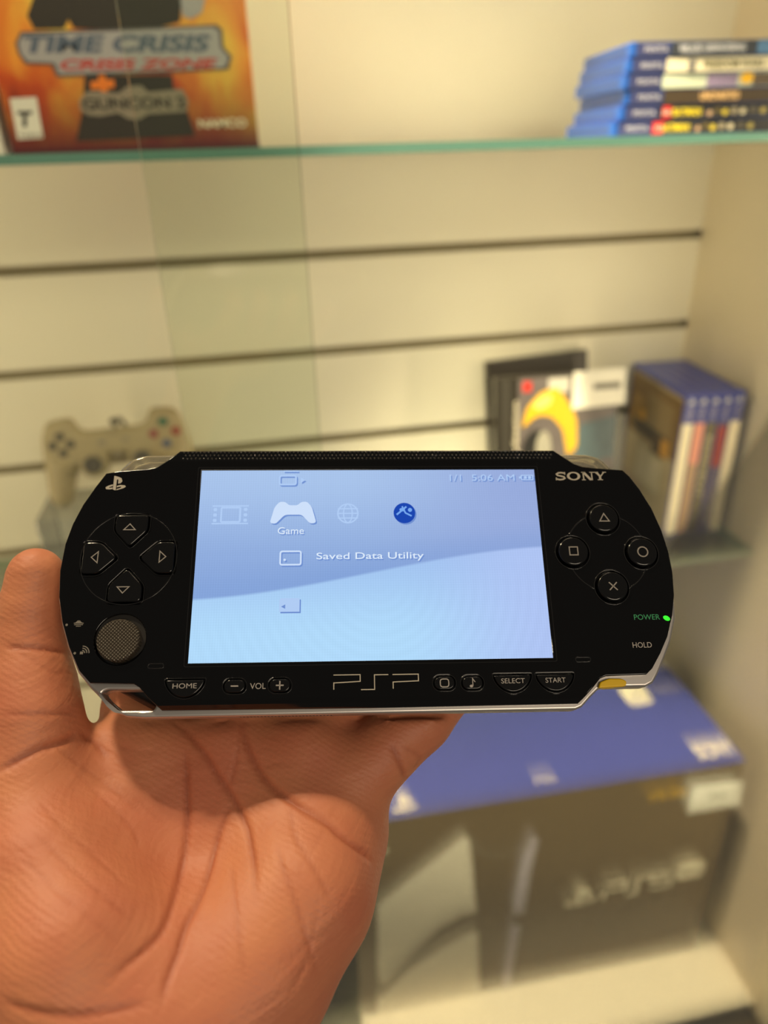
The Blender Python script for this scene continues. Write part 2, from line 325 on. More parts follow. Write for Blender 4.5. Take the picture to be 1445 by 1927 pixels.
CREASES = [
    ([(-54.9, 158.2, -135.5), (-55.5, 157.0, -135.1), (-56.3, 155.5, -134.7), (-57.4, 154.1, -134.2), (-58.6, 152.9, -133.6), (-60.1, 151.8, -133.0), (-61.6, 150.9, -132.6), (-63.0, 150.1, -132.5), (-64.5, 149.2, -132.6), (-66.1, 148.5, -132.8), (-68.2, 147.7, -133.2), (-70.6, 147.1, -133.8), (-72.3, 146.8, -134.5)], 1.0, 0.75),
    ([(-54.9, 158.2, -135.5), (-54.2, 158.6, -136.9), (-53.1, 159.1, -138.8), (-52.0, 158.8, -139.9), (-51.3, 158.3, -140.5), (-50.8, 157.8, -140.8), (-50.2, 157.1, -141.2), (-49.4, 156.2, -141.7), (-48.4, 155.2, -142.1), (-47.8, 154.5, -142.4)], 0.9, 0.45),
    ([(-71.2, 171.5, -114.3), (-70.0, 171.0, -114.3), (-68.4, 170.6, -114.4), (-66.8, 170.3, -114.6), (-65.4, 170.3, -115.0), (-63.9, 170.5, -115.4), (-62.6, 170.8, -116.1), (-61.2, 171.3, -116.8), (-60.0, 172.0, -117.8), (-58.9, 173.0, -118.9), (-58.0, 174.3, -120.2), (-57.5, 176.2, -121.8)], 0.8, 0.55),
    ([(-68.8, 170.2, -114.7), (-67.5, 169.5, -115.2), (-65.8, 168.7, -116.0), (-64.2, 168.0, -117.0), (-62.8, 167.4, -118.1), (-61.4, 166.8, -119.3), (-60.1, 166.6, -120.6), (-58.7, 167.0, -121.9), (-57.4, 168.0, -123.3), (-56.7, 169.0, -124.6)], 0.6, 0.2),
    ([(-71.2, 157.2, -124.6), (-69.4, 156.6, -124.6), (-67.0, 156.0, -124.8), (-64.7, 155.9, -125.3), (-62.8, 156.1, -125.9), (-60.9, 156.6, -126.6), (-59.1, 157.4, -127.5), (-57.4, 158.6, -128.7), (-55.8, 160.2, -130.3), (-54.9, 161.9, -131.8)], 0.6, 0.3),
    ([(-12.3, 160.4, -140.3), (-12.4, 159.1, -140.8), (-12.4, 156.8, -141.1), (-12.2, 154.4, -141.7), (-11.8, 152.1, -142.7), (-11.2, 149.8, -143.9), (-10.4, 147.6, -145.2), (-9.4, 145.4, -146.3), (-8.2, 143.2, -147.2), (-6.8, 141.0, -147.9), (-5.1, 138.9, -148.5), (-3.2, 136.8, -148.8), (-1.1, 134.6, -149.1), (1.3, 132.3, -149.4), (4.0, 130.1, -149.9), (6.3, 128.2, -150.6), (8.0, 126.6, -151.4), (9.4, 125.1, -152.3), (10.9, 123.9, -153.4), (12.6, 123.0, -154.9), (14.4, 122.5, -156.7), (15.8, 122.3, -158.6), (16.7, 122.2, -160.1), (17.1, 122.1, -161.1), (17.4, 122.1, -161.8)], 0.9, 0.85),
    ([(-33.7, 165.1, -140.6), (-32.4, 163.8, -140.8), (-30.5, 162.0, -141.1), (-28.5, 159.7, -141.5), (-26.5, 156.8, -142.1), (-24.6, 153.9, -143.0), (-22.9, 151.4, -144.1), (-21.7, 149.5, -145.2), (-20.8, 147.8, -146.2), (-19.8, 146.1, -147.2), (-18.5, 144.2, -148.4), (-17.2, 142.2, -149.6), (-16.1, 140.2, -150.6), (-15.1, 138.1, -151.6), (-14.2, 135.9, -152.3), (-13.5, 133.7, -152.6), (-13.0, 132.0, -152.7), (-12.8, 130.6, -152.8), (-12.6, 128.7, -152.8), (-12.3, 126.0, -152.7), (-12.0, 123.0, -152.6), (-11.8, 120.0, -152.6), (-11.8, 116.9, -152.9), (-11.9, 113.8, -153.2), (-12.0, 111.7, -153.6)], 0.8, 0.7),
    ([(-28.5, 155.3, -142.7), (-28.3, 154.0, -143.4), (-28.1, 152.2, -144.4), (-28.0, 150.2, -145.6), (-28.0, 148.0, -147.0), (-28.0, 145.6, -148.5), (-28.1, 143.3, -150.0), (-28.1, 141.1, -151.5), (-28.2, 139.0, -152.9), (-28.4, 136.8, -154.3), (-28.7, 134.7, -155.5), (-29.0, 132.5, -156.5), (-29.5, 129.9, -157.3), (-30.0, 126.1, -157.3), (-30.5, 121.3, -156.2), (-31.0, 117.1, -155.2), (-31.5, 113.9, -154.6), (-32.1, 111.3, -154.2), (-33.2, 108.9, -153.9), (-35.0, 106.5, -153.3), (-37.1, 104.4, -152.8), (-39.1, 102.8, -152.5), (-40.6, 101.4, -152.4), (-42.0, 100.4, -152.4), (-43.0, 99.7, -152.4)], 0.8, 0.7),
    ([(-16.0, 140.8, -150.3), (-17.1, 139.3, -151.4), (-18.6, 137.2, -152.9), (-20.0, 135.0, -154.4), (-20.9, 132.9, -155.6), (-21.8, 130.7, -156.5), (-22.5, 128.2, -157.2), (-23.2, 125.4, -157.3), (-23.8, 122.4, -157.0), (-24.6, 119.4, -156.5), (-25.6, 116.5, -156.1), (-26.8, 113.8, -155.9), (-27.8, 111.4, -155.7), (-28.4, 109.3, -155.6), (-28.8, 107.4, -155.5), (-29.2, 105.5, -155.6), (-30.0, 103.3, -155.7), (-30.8, 101.2, -155.8), (-31.5, 99.3, -156.1), (-32.0, 97.6, -156.5), (-32.4, 96.0, -156.9), (-32.7, 94.9, -157.3)], 0.8, 0.6),
    ([(-1.9, 134.1, -149.3), (-1.8, 131.8, -149.7), (-1.6, 128.4, -149.9), (-1.3, 125.4, -149.9), (-1.0, 123.6, -149.9), (-0.5, 122.2, -150.0), (0.2, 120.6, -150.2), (1.1, 118.4, -150.5), (2.1, 116.2, -151.3), (3.1, 114.2, -152.2), (4.0, 112.3, -153.5), (4.8, 110.7, -155.0), (5.4, 109.6, -156.1)], 0.6, 0.3),
    ([(-6.0, 123.8, -150.5), (-5.7, 121.9, -150.5), (-5.3, 119.3, -150.7), (-4.7, 116.6, -151.2), (-4.0, 113.9, -152.0), (-3.2, 111.2, -153.2), (-2.6, 108.9, -154.5), (-2.2, 107.4, -155.7), (-1.8, 106.1, -156.7), (-1.5, 104.7, -158.2), (-0.8, 102.7, -160.5), (-0.1, 100.7, -163.7), (0.4, 99.5, -166.3)], 0.6, 0.3),
    ([(-17.5, 125.5, -155.1), (-17.3, 123.0, -154.9), (-17.1, 119.5, -154.4), (-16.8, 115.9, -154.1), (-16.5, 112.4, -154.1), (-16.2, 109.0, -154.4), (-15.9, 105.8, -155.1), (-15.7, 102.5, -156.1), (-15.5, 99.4, -157.6), (-15.4, 97.4, -158.8)], 0.6, 0.22),
    ([(-12.7, 160.4, -140.2), (-12.9, 158.1, -140.9), (-13.1, 154.5, -141.5), (-13.5, 151.8, -142.8), (-14.1, 149.8, -144.1), (-14.8, 148.0, -145.4), (-15.5, 146.4, -146.6), (-16.2, 144.7, -147.8), (-16.8, 143.2, -148.8), (-17.3, 142.2, -149.6)], 0.5, 0.3),
    ([(26.9, 143.8, -144.1), (27.3, 143.0, -144.8), (27.9, 142.0, -146.1), (28.4, 141.1, -147.7), (29.0, 140.5, -149.7), (29.6, 140.4, -152.5), (30.2, 141.8, -156.8)], 0.8, 0.5),
    ([(29.7, 143.1, -145.0), (31.2, 142.8, -146.0), (33.4, 142.7, -147.9), (34.8, 143.0, -150.0), (34.5, 143.0, -151.7), (33.3, 142.4, -152.7), (32.3, 141.9, -153.4)], 0.6, 0.25),
    ([(-63.6, 100.6, -151.6), (-62.2, 99.7, -151.7), (-60.3, 98.6, -151.9), (-58.0, 97.6, -152.2), (-55.4, 96.7, -152.7), (-52.6, 96.0, -153.3), (-49.9, 95.5, -153.9), (-47.5, 95.3, -154.4), (-45.3, 95.3, -154.7), (-42.9, 95.4, -155.1), (-39.7, 95.6, -155.6), (-36.2, 96.0, -156.2), (-33.8, 96.3, -156.6)], 0.8, 0.5),
    ([(-59.4, 151.9, -133.5), (-58.1, 151.7, -135.1), (-56.3, 151.3, -137.5), (-54.1, 150.8, -140.1), (-51.6, 149.9, -142.7), (-48.4, 148.0, -144.7), (-45.2, 145.2, -145.9), (-42.2, 142.5, -147.5), (-39.4, 140.1, -149.4), (-37.5, 138.5, -150.9)], 0.5, 0.22),
    ([(-56.7, 150.0, -137.7), (-54.8, 148.8, -140.2), (-51.9, 146.6, -143.1), (-48.7, 143.5, -145.0), (-45.7, 140.4, -146.4), (-43.0, 138.0, -148.2), (-41.0, 135.9, -149.8), (-39.9, 133.9, -150.9), (-39.5, 132.0, -151.4), (-39.2, 130.6, -151.6)], 0.5, 0.2),
    ([(-61.8, 140.2, -138.1), (-60.0, 137.9, -138.9), (-57.4, 134.5, -139.7), (-54.6, 131.4, -140.8), (-51.9, 129.1, -142.4), (-49.0, 126.9, -144.1), (-46.2, 124.4, -145.5), (-43.3, 121.6, -146.7), (-40.7, 118.9, -148.0), (-38.9, 117.2, -149.2)], 0.5, 0.2),
    ([(-61.3, 131.4, -139.1), (-58.8, 128.8, -139.9), (-55.5, 125.4, -141.4), (-52.2, 122.1, -142.6), (-49.1, 119.2, -143.5), (-46.2, 116.6, -144.5), (-43.7, 114.5, -145.7), (-41.3, 112.6, -147.4), (-39.3, 111.2, -149.2), (-37.8, 110.2, -150.5)], 0.5, 0.2),
    ([(-64.0, 127.0, -140.1), (-62.0, 124.8, -140.7), (-59.0, 121.8, -141.6), (-55.9, 118.6, -142.3), (-53.0, 115.7, -142.7), (-50.1, 113.1, -143.4), (-47.3, 110.7, -144.6), (-44.2, 108.4, -146.7), (-41.2, 106.4, -149.4), (-39.1, 105.0, -151.4)], 0.5, 0.16),
    ([(-50.8, 152.3, -142.4), (-48.4, 150.3, -143.9), (-44.8, 147.0, -145.5), (-41.3, 143.8, -147.2), (-38.1, 141.2, -149.5), (-34.8, 138.8, -151.9), (-32.6, 137.1, -153.5)], 0.5, 0.16),
    ([(-18.2, 148.0, -145.7), (-16.5, 147.3, -146.1), (-14.1, 146.2, -146.5), (-11.3, 145.4, -146.6), (-7.8, 145.1, -146.1), (-4.0, 144.9, -145.1), (-1.2, 144.8, -144.5)], 0.5, 0.12),
    ([(-51.7, 161.7, -139.9), (-49.4, 160.0, -140.5), (-46.1, 157.4, -141.0), (-42.9, 155.2, -141.4), (-39.8, 154.1, -141.7), (-36.7, 153.7, -142.2), (-34.6, 153.6, -142.6)], 0.5, 0.14),
    ([(11.3, 134.4, -150.2), (9.4, 131.6, -150.7), (6.8, 127.3, -150.9), (4.3, 123.1, -150.6), (2.0, 119.8, -150.4), (-0.2, 117.3, -150.7), (-1.6, 115.9, -151.1)], 0.5, 0.1),
    ([(2.4, 109.5, -155.0), (1.4, 107.3, -156.7), (0.1, 104.4, -159.2), (-1.4, 101.7, -161.2), (-3.3, 99.1, -162.4), (-5.5, 96.7, -163.3), (-6.9, 95.2, -164.1)], 0.5, 0.15)]

M_ctn_front = mat('carton_black_veiled', (104, 86, 58), 0.35, noise=0.12, nscale=8)  # black print lifted to brown, the glass's veiling reflection put into the colour
M_ctn_top = mat('carton_blue', (66, 74, 150), 0.4, noise=0.06, nscale=9)
M_art_white = mat('printed_console_white', (212, 202, 184), 0.5)
M_art_grey = mat('printed_console_grey', (120, 108, 88), 0.5)
M_lilac = mat('printed_console_lilac', (176, 166, 176), 0.5)
M_logo = mat('logo_cream', (244, 232, 206), 0.5)
M_yellow = mat('print_yellow', (224, 178, 40), 0.5)
ct = empty('console_carton', (CT[0], CT[1], ZB), 'large black and blue console carton with a white console pictured on its front', 'box', rot=(0, 0, CT[2]))
CWd, CHt, CDp = 0.50, CT[3], 0.20
box('carton_body', (-CWd, 0, 0, CDp, 0, CHt), M_ctn_front, ct, 0.0015)
box('carton_lid', (-CWd-0.0004, 0.0004, -0.0004, CDp+0.0004, CHt-0.003, CHt+0.0006), M_ctn_top, ct, 0.0015)
TF_f = frame_mat((0, -0.0006, 0), (1, 0, 0), (0, 0, 1)); TF_t = frame_mat((0, 0, CHt+0.0007), (1, 0, 0), (0, 1, 0))
join_loops('console_picture', [[ART['w1']], [ART['w2']]], 0, 0.2, M_art_white, ct, TF_f)
join_loops('console_fin_picture', [[ART['f1']], [ART['f2']]], 0, 0.2, M_lilac, ct, TF_f)
for q, w_ in (('c1', 5.0), ('gap', 7.0)): join_loops('console_grey_line', [stroke(ART[q], w_)], 0, 0.1, M_art_grey, ct, TF_f)  # printed grey outline and gap of the pictured console
def ps_mark(name, x, y, w_, m, parent, tf, z1=0.2, rot=0.0):
    k = w_/54.0
    def T(p): 
        px, py = p[0]*k, p[1]*k; return (x+px*math.cos(rot)-py*math.sin(rot), y+px*math.sin(rot)+py*math.cos(rot))
    P_ = [(-7, -18), (1, -21), (1, 10), (3, 12), (5, 10), (5, -1), (12, 0), (16, 6), (13, 15), (4, 19), (-7, 22)]
    Sl = [(-8, -3), (-20, -7), (-27, -12), (-25, -17), (-15, -18), (-8, -16.5), (-8, -12), (-16, -13.5), (-18, -11.5), (-8, -8)]
    Sr = [(3, -16.5), (12, -14), (15, -11.5), (13, -9.5), (3, -12), (3, -7.5), (12, -5), (24, -6), (27, -10), (22, -14), (3, -20.5)]
    return join_loops(name, [[[T(p) for p in q]] for q in (P_, Sl, Sr)], 0, z1, m, parent, tf)
x_, y_, w_, r_ = ART['mark']; ps_mark('maker_mark', x_, y_, w_, M_logo, ct, TF_f, rot=r_)
L = ART['logo']                                        # (x, y, height) of P, S, 5 and the pill
def glyph_P(x, y, w_, h): return stroke([(x-w_/2, y-h/2), (x-w_/2, y), (x+w_/2, y), (x+w_/2, y+h/2), (x-w_/2, y+h/2)], h*0.17)
def glyph_S(x, y, w_, h): return stroke([(x-w_/2, y-h/2), (x, y-h/2), (x, y+h/2), (x+w_/2, y+h/2)], h*0.17)
def glyph_5(x, y, w_, h): return stroke([(x-w_/2, y-h/2), (x+w_/2, y-h/2), (x+w_/2, y+0.03*h), (x-w_/2, y+0.03*h), (x-w_/2, y+h/2), (x+w_/2, y+h/2)], h*0.17)
join_loops('carton_logo', [glyph_P(*L[0]), glyph_S(*L[1]), glyph_5(*L[2])], 0, 0.2, M_logo, ct, TF_f)
px, py, pw, ph = L[3]; shape('logo_pill', [rrect(px-pw/2, px+pw/2, py-ph/2, py+ph/2, ph*0.3)], 0, 0.2, M_logo, ct, tf=TF_f)
text('logo_pill_text', 'PRO', px, py, ph*0.45, M_ctn_front, ct, 0.2, 0.35, tf=TF_f, wide=1.3)
x_, y_, w_, h_ = ART['yel']; text('storage_print', '2TB SSD', x_, y_, h_, M_yellow, ct, 0, 0.2, tf=TF_f, width=w_, bold=0.02)
stk = shape('price_sticker', [ART['sticker']], 0.2, 0.5, M_paper, ct, tf=TF_f)
sx = sum(p[0] for p in ART['sticker'])/4; sy = sum(p[1] for p in ART['sticker'])/4
shape('sticker_print', [[(sx-9, sy-1.5), (sx+15, sy-1.5), (sx+15, sy+3.5), (sx-9, sy+3.5)]], 0.5, 0.6, M_grey_print, stk, tf=TF_f)
shape('trophy_print', [circ(ART['dot'][0], ART['dot'][1], 4)], 0, 0.2, M_logo, ct, tf=TF_f)
shape('corner_mark', [rpoly(ART['pill'], 3)], 0, 0.2, M_logo, ct, tf=TF_f)
x_, y_, w_, h_ = ART['t_sony']; text('maker_name', 'SONY', x_, y_, h_, M_logo, ct, 0, 0.2, tf=TF_t, width=w_, bold=0.03)
x_, y_, r0 = ART['t_disc']; shape('top_badge', [rrect(x_-r0*.9, x_+r0*.9, y_-r0, y_+r0, r0*.45)], 0, 0.2, M_logo, ct, tf=TF_t)
shape('badge_play_sign', [[(x_-3, y_-5), (x_+5, y_), (x_-3, y_+5)]], 0.2, 0.3, M_ctn_top, ct, tf=TF_t)
x2, y2, w2, h2 = ART['t_txt']; text('badge_words', 'PlayStation', x2, y2, h2, M_lilac, ct, 0, 0.2, tf=TF_t, width=w2)
x2, y2, w2, h2 = ART['t_mid']; text('small_top_print', 'PS5', x2, y2, h2, M_logo, ct, 0, 0.2, tf=TF_t, width=w2)
x2, y2, w2 = ART['t_mark']; ps_mark('top_maker_mark', x2, y2, w2, M_logo, ct, TF_t)
x2, y2, w2 = ART['t_far']; ps_mark('rear_maker_mark', x2, y2, w2, M_logo, ct, TF_t)

# ------------------------------------------------------------------ boxed light-gun game on the upper shelf
def fire_mat():
    m = bpy.data.materials.new('printed_fire'); m.use_nodes = True; nt = m.node_tree; b = nt.nodes['Principled BSDF']; b.inputs['Roughness'].default_value = 0.3
    tc = nt.nodes.new('ShaderNodeTexCoord'); mp = nt.nodes.new('ShaderNodeMapping'); mp.inputs['Rotation'].default_value = (0, 0.7, 0); mp.inputs['Scale'].default_value = (1, 1, 0.6)
    n = nt.nodes.new('ShaderNodeTexNoise'); n.inputs['Scale'].default_value = 26; n.inputs['Detail'].default_value = 3; n.inputs['Distortion'].default_value = 0.6
    r = nt.nodes.new('ShaderNodeValToRGB'); e = r.color_ramp.elements
    e[0].position = 0.28; e[0].color = lin((150, 40, 18)); e[1].position = 0.72; e[1].color = lin((255, 212, 84))
    x = e.new(0.42); x.color = lin((226, 92, 30)); x = e.new(0.55); x.color = lin((250, 156, 56))
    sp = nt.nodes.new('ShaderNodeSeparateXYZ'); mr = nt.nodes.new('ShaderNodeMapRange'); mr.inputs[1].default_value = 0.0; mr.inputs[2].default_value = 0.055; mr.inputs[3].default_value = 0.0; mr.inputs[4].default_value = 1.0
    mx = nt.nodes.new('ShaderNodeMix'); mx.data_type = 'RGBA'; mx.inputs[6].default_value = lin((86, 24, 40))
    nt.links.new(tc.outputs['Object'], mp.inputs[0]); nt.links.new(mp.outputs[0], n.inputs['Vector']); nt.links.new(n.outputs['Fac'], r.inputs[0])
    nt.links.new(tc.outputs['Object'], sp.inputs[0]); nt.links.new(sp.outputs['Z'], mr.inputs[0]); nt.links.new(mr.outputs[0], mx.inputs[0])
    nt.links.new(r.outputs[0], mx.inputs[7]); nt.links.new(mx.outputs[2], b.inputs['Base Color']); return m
M_fire = fire_mat(); M_coat = mat('printed_dark_coat', (48, 40, 34), 0.5, noise=0.3, nscale=30); M_steel = mat('plaque_grey', (178, 174, 180), 0.4)
M_steel_d = mat('plaque_rim', (96, 90, 92), 0.4); M_blue_l = mat('letter_steel_blue', (92, 104, 128), 0.4); M_red_l = mat('letter_red', (196, 66, 60), 0.4)
M_maroon = mat('printed_maroon', (84, 28, 40), 0.35); M_or = mat('plus_orange', (246, 130, 30), 0.5); M_gun = mat('gun_logo_grey', (150, 138, 122), 0.45)
gx0, gx1, gH = GB[0], GB[1], 0.215
gb = empty('game_bundle_box', (gx0, 0.600, ST), 'orange fiery game bundle box lettered TIME CRISIS standing on the upper shelf', 'box')
GW = gx1-gx0
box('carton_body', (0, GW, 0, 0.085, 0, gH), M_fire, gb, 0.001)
TF_g = frame_mat((0, -0.0002, 0), (1, 0, 0), (0, 0, 1))
def garts(name, key, z0, z1, m): return join_loops(name, [[q] for q in GART[key]], z0, z1, m, gb, TF_g)
garts('printed_figure', 'coat', 0, 0.1, M_coat)
garts('printed_hand', 'glove', 0.1, 0.2, M_steel)
garts('plaque_rim', 'plaque_rim', 0.1, 0.25, M_steel_d); garts('plaque', 'plaque', 0.25, 0.35, M_steel)
def gtext(name, s, key, m, z=0.35, **k):
    x, y, w_, h = GART[key]; return text(name, s, x, y, h, m, gb, z, z+0.1, tf=TF_g, width=w_, rot=GART['rot'], **k)
gtext('title_words', 'TIME CRISIS', 'time', M_blue_l, bold=0.04, shear=0.25)
gtext('subtitle_words', 'CRISIS ZONE', 'zone', M_red_l, bold=0.04, shear=0.25)
garts('plus_sign', 'plus', 0.1, 0.25, M_or)
garts('gun_logo_plate', 'gunplate', 0.2, 0.3, M_gun)
gtext('gun_logo_words', 'GUNCON 2', 'gun', M_coat, z=0.3, bold=0.03)
gtext('publisher_words', 'NAMCO', 'namco', M_logo, z=0.1, bold=0.03)
garts('rating_card', 'esrb', 0.1, 0.2, M_paper); gtext('rating_letter', 'T', 'T', M_black, z=0.2, bold=0.04, shear=0.2)
gtext('rating_words', 'TEEN', 'teen', M_black, z=0.2)
box('base_edge', (-0.0003, GW+0.0003, -0.0004, 0.0853, 0, 0.003), M_maroon, gb)
nb = box('white_game_box', (gx0-0.046, gx0-0.006, 0.603, 0.69, ST, ST+0.13), M_white, None, 0.001)
tag(nb, 'white box edge left of the orange game bundle box', 'box')

# ------------------------------------------------------------------ handheld game cases lying in a stack
M_vblue = mat('case_plastic_blue', (26, 84, 170), 0.3, coat=0.4); M_vend = mat('case_end_blue', (34, 64, 124), 0.35)
M_vband = mat('spine_band_navy', (52, 58, 104), 0.35); M_silver_t = mat('spine_lettering', (190, 190, 200), 0.4)
def sp_m(n, c): return mat('spine_' + n, c, 0.35)
vita = [('stormy', (52, 56, 66), [('VBLAZE: UNWAVERING', 36, 50, (186, 188, 196))], 'topmost game case of the lying stack, dark grey-blue spine'),
        ('cream', (226, 218, 190), [('FREEDOM WARS', 58, 46, (104, 98, 66))], 'second game case from the top of the stack, cream FREEDOM WARS spine'),
        ('pale', (196, 206, 186), [], 'third game case from the top, pale spine with a yellow figure'),
        ('dark', (66, 54, 40), [('UNCHARTED', 58, 30, (226, 186, 130))], 'fourth game case from the top, dark brown spine with gold lettering'),
        ('brick', (46, 46, 52), [('BATMAN', 41, 22, (226, 204, 40))], 'fifth game case from the top, red square and yellow lettering'),
        ('brick2', (46, 46, 52), [('BATMAN', 38, 22, (226, 204, 40))], 'bottom game case of the lying stack, resting on the glass shelf')]
VT = 0.01015; vh = VT*1000
voff = [(0.000, 0.0), (-0.0015, 0.0), (-0.003, 0.0), (-0.001, 0.0), (-0.0035, 0.0), (-0.008, 0.0)]
TFs = frame_mat((0, -0.0001, 0), (1, 0, 0), (0, 0, 1))
for i, (nm, c, words, lab) in enumerate(vita):
    z = ST + VT*(5-i)
    e = empty('handheld_game_case', (0.2995+voff[i][0], 0.567, z+0.0001), 'thin blue ' + lab, 'game case', rot=(0, 0, math.radians(-7+0.8*(i % 3))), group='handheld game cases lying in a stack')
    bm = bmesh.new(); box_bm(bm, 0, 0.135, 0.0005, 0.105, 0.0002, VT-0.0002); bmesh.ops.bevel(bm, geom=[ed for ed in bm.edges], offset=0.0009, segments=2, affect='EDGES'); bm_obj('case_shell', bm, M_vblue, e, smooth=False)
    endm = M_vend
    box('end_label', (-0.0002, 0.001, 0.008, 0.098, 0.0015, VT-0.0015), endm, e)
    box('spine_band', (0.004, 0.029, -0.0001, 0.001, 0.0006, VT-0.0006), M_vband, e)
    box('spine_sheet', (0.030, 0.131, -0.0001, 0.001, 0.0006, VT-0.0006), sp_m(nm, c), e)
    text('platform_words', 'PSVITA', 19, vh/2, 3.6, M_silver_t, e, 0.0, 0.15, tf=TFs, width=17)
    for s_, x0, w_, tcx in words:
        text('title_words', s_, x0+w_/2, vh/2, 5.2, sp_m('title', tcx), e, 0, 0.15, tf=TFs, width=w_, bold=0.02)
    if i == 0: box('spine_picture', (0.095, 0.131, -0.0003, 0.0005, 0.001, VT-0.001), sp_m('sky', (80, 120, 164)), e)
    if i == 1: box('spine_picture', (0.046, 0.052, -0.0003, 0.0005, 0.0015, VT-0.0015), sp_m('slate', (120, 118, 116)), e)
    if i == 2:
        box('spine_picture', (0.064, 0.088, -0.0003, 0.0005, 0.001, VT-0.001), sp_m('lilac', (140, 126, 160)), e)
        shape('printed_figure', [circ(95, 6, 5.2, 20, 3.6)], 0, 0.3, sp_m('gold', (240, 186, 30)), e, tf=TFs)
        box('spine_picture', (0.100, 0.131, -0.0003, 0.0005, 0.001, VT-0.001), sp_m('umber', (92, 78, 64)), e)
    if i >= 4:
        box('red_square', (0.031+0.002*(i == 4), 0.0395, -0.0004, 0.0005, 0.001, VT-0.001), sp_m('red', (200, 40, 36)), e)
        text('red_square_words', 'LEGO', 36, vh/2, 3, M_white, e, 0.4, 0.5, tf=TFs, width=6)
        for q, (xx, zz, rr, cc) in enumerate(((70, 3, 2, (180, 150, 120)), (76, 5, 2.4, (96, 84, 50)), (82, 3.6, 2.2, (200, 180, 60)), (89, 4.5, 2.6, (150, 140, 120)), (96, 4, 2.2, (206, 196, 170)), (104, 5, 2.5, (96, 90, 80)), (112, 4, 2.3, (176, 160, 90)))):
            shape('printed_figure', [circ(xx-3*(i == 5), zz+0.8, rr, 12)], 0, 0.2+0.01*q, sp_m('fig', cc), e, tf=TFs)

# ------------------------------------------------------------------ upright game cases on the lower shelf
M_pcase = mat('case_plastic_royal', (40, 62, 170), 0.3, coat=0.3); M_pband = mat('spine_band_blue', (70, 80, 150), 0.35)
ps4 = [((232, 222, 192), [], 'leftmost upright game case, its gold and brown back cover facing the controller'),
       ((170, 140, 110), [(120, 60, (226, 150, 130))], 'second upright game case from the left with a pink and brown spine'),
       ((104, 96, 70), [], 'middle upright game case with a dark olive spine and pale lettering'),
       ((84, 78, 110), [(115, 60, (150, 50, 50))], 'fourth upright game case from the left with a red patch on its spine'),
       ((238, 226, 196), [], 'rightmost upright game case with a cream white spine')]
PT = 0.0136
for i, (c, pics, lab) in enumerate(ps4):
    a = math.radians(-5.0)
    x0 = 0.4570 + i*PT*math.cos(a); y0 = 0.662 + i*PT*math.sin(a)
    e = empty('upright_game_case', (x0, y0, SM+0.0001), 'blue-topped ' + lab, 'game case', rot=(0, 0, a), group='upright game cases on the lower shelf')
    box('case_shell', (0.0002, PT-0.0002, 0.0005, 0.135, 0, 0.171), M_pcase, e, 0.001)
    box('spine_sheet', (0.001, PT-0.001, -0.0002, 0.001, 0.002, 0.138), mat('spine_paper', c, 0.4), e)
    box('spine_band', (0.001, PT-0.001, -0.0002, 0.001, 0.138, 0.169), M_pband, e)
    TFv = frame_mat((PT/2, -0.0003, 0), (1, 0, 0), (0, 0, 1))
    ps_mark('maker_mark', 0, 163, 7, M_white, e, TFv)
    text('platform_words', 'PS4', 0, 149, 4.5, M_lilac, e, 0, 0.15, tf=TFv, rot=-math.pi/2, width=13)
    for zc, hh, cc in pics: box('spine_picture', (0.0018, PT-0.0018, -0.0006, 0.0005, (zc-hh/2)*S, (zc+hh/2-12)*S), mat('spine_pic', cc, 0.4), e)
    if i == 2: text('title_words', 'RESIDENT', 0, 85, 6.5, mat('spine_letter', (196, 188, 160), 0.4), e, 0, 0.2, tf=TFv, rot=-math.pi/2, width=75)
    if i == 0:
        TFb = frame_mat((0, 0, 0), (0, -1, 0), (0, 0, 1))        # local x runs from the back edge to the spine
        cv = mat('cover_sheet', (176, 160, 128), 0.35, noise=0.25, nscale=60)
        shape('cover_sheet', [[(-131, 3), (-3, 3), (-3, 166), (-131, 166)]], 0, 0.3, cv, e, tf=TFb)
        for q, (a0, b0, a1, b1, cc) in enumerate(((-131, 92, -3, 162, (126, 98, 52)), (-120, 108, -88, 140, (150, 118, 60)), (-80, 112, -20, 150, (150, 128, 88)), (-110, 96, -60, 112, (60, 48, 36)), (-60, 84, -30, 112, (74, 58, 40)), (-98, 112, -86, 124, (222, 166, 40)), (-38, 88, -20, 108, (214, 158, 60)), (-90, 40, -30, 80, (196, 186, 160)), (-126, 10, -70, 36, (170, 150, 130)))):
            shape('cover_picture', [[(a0, b0), (a1, b0), (a1, b1), (a0, b1)]], 0.3, 0.4+0.02*q, mat('cover_pic', cc, 0.4, noise=0.2, nscale=80), e, tf=TFb)

# ------------------------------------------------------------------ jewel case with the yellow car, its riser and a case behind
ri = empty('acrylic_riser', (0.338, 0.70, SM), 'clear ribbed acrylic riser under the compact disc case', 'stand')
box('riser_top', (-0.075, 0.075, -0.03, 0.035, 0.062, 0.066), M_acrylic, ri); box('riser_side', (-0.075, -0.071, -0.03, 0.035, 0, 0.0615), M_acrylic, ri); box('riser_side', (0.071, 0.075, -0.03, 0.035, 0, 0.0615), M_acrylic, ri)
jc = empty('disc_case', (0.262, 0.704, SM+0.0665), 'disc case with a yellow car on the cover and a white price sticker', 'disc case', rot=(math.radians(-8), 0, math.radians(-3)))
M_clear = glassy('jewel_plastic', (235, 235, 235), 1.0)
box('case_shell', (0, 0.142, 0, 0.010, 0, 0.124), mat('jewel_black', (40, 36, 30), 0.25, coat=0.5), jc, 0.0006)
TFj = frame_mat((0, -0.0001, 0), (1, 0, 0), (0, 0, 1))
def jp(name, loops, m, z=0.1): return shape(name, [loops], 0, z, m, jc, tf=TFj)
jp('cover_picture', [(26, 2), (140, 2), (140, 122), (26, 122)], mat('cover_dusk', (92, 84, 84), 0.4, noise=0.35, nscale=45))
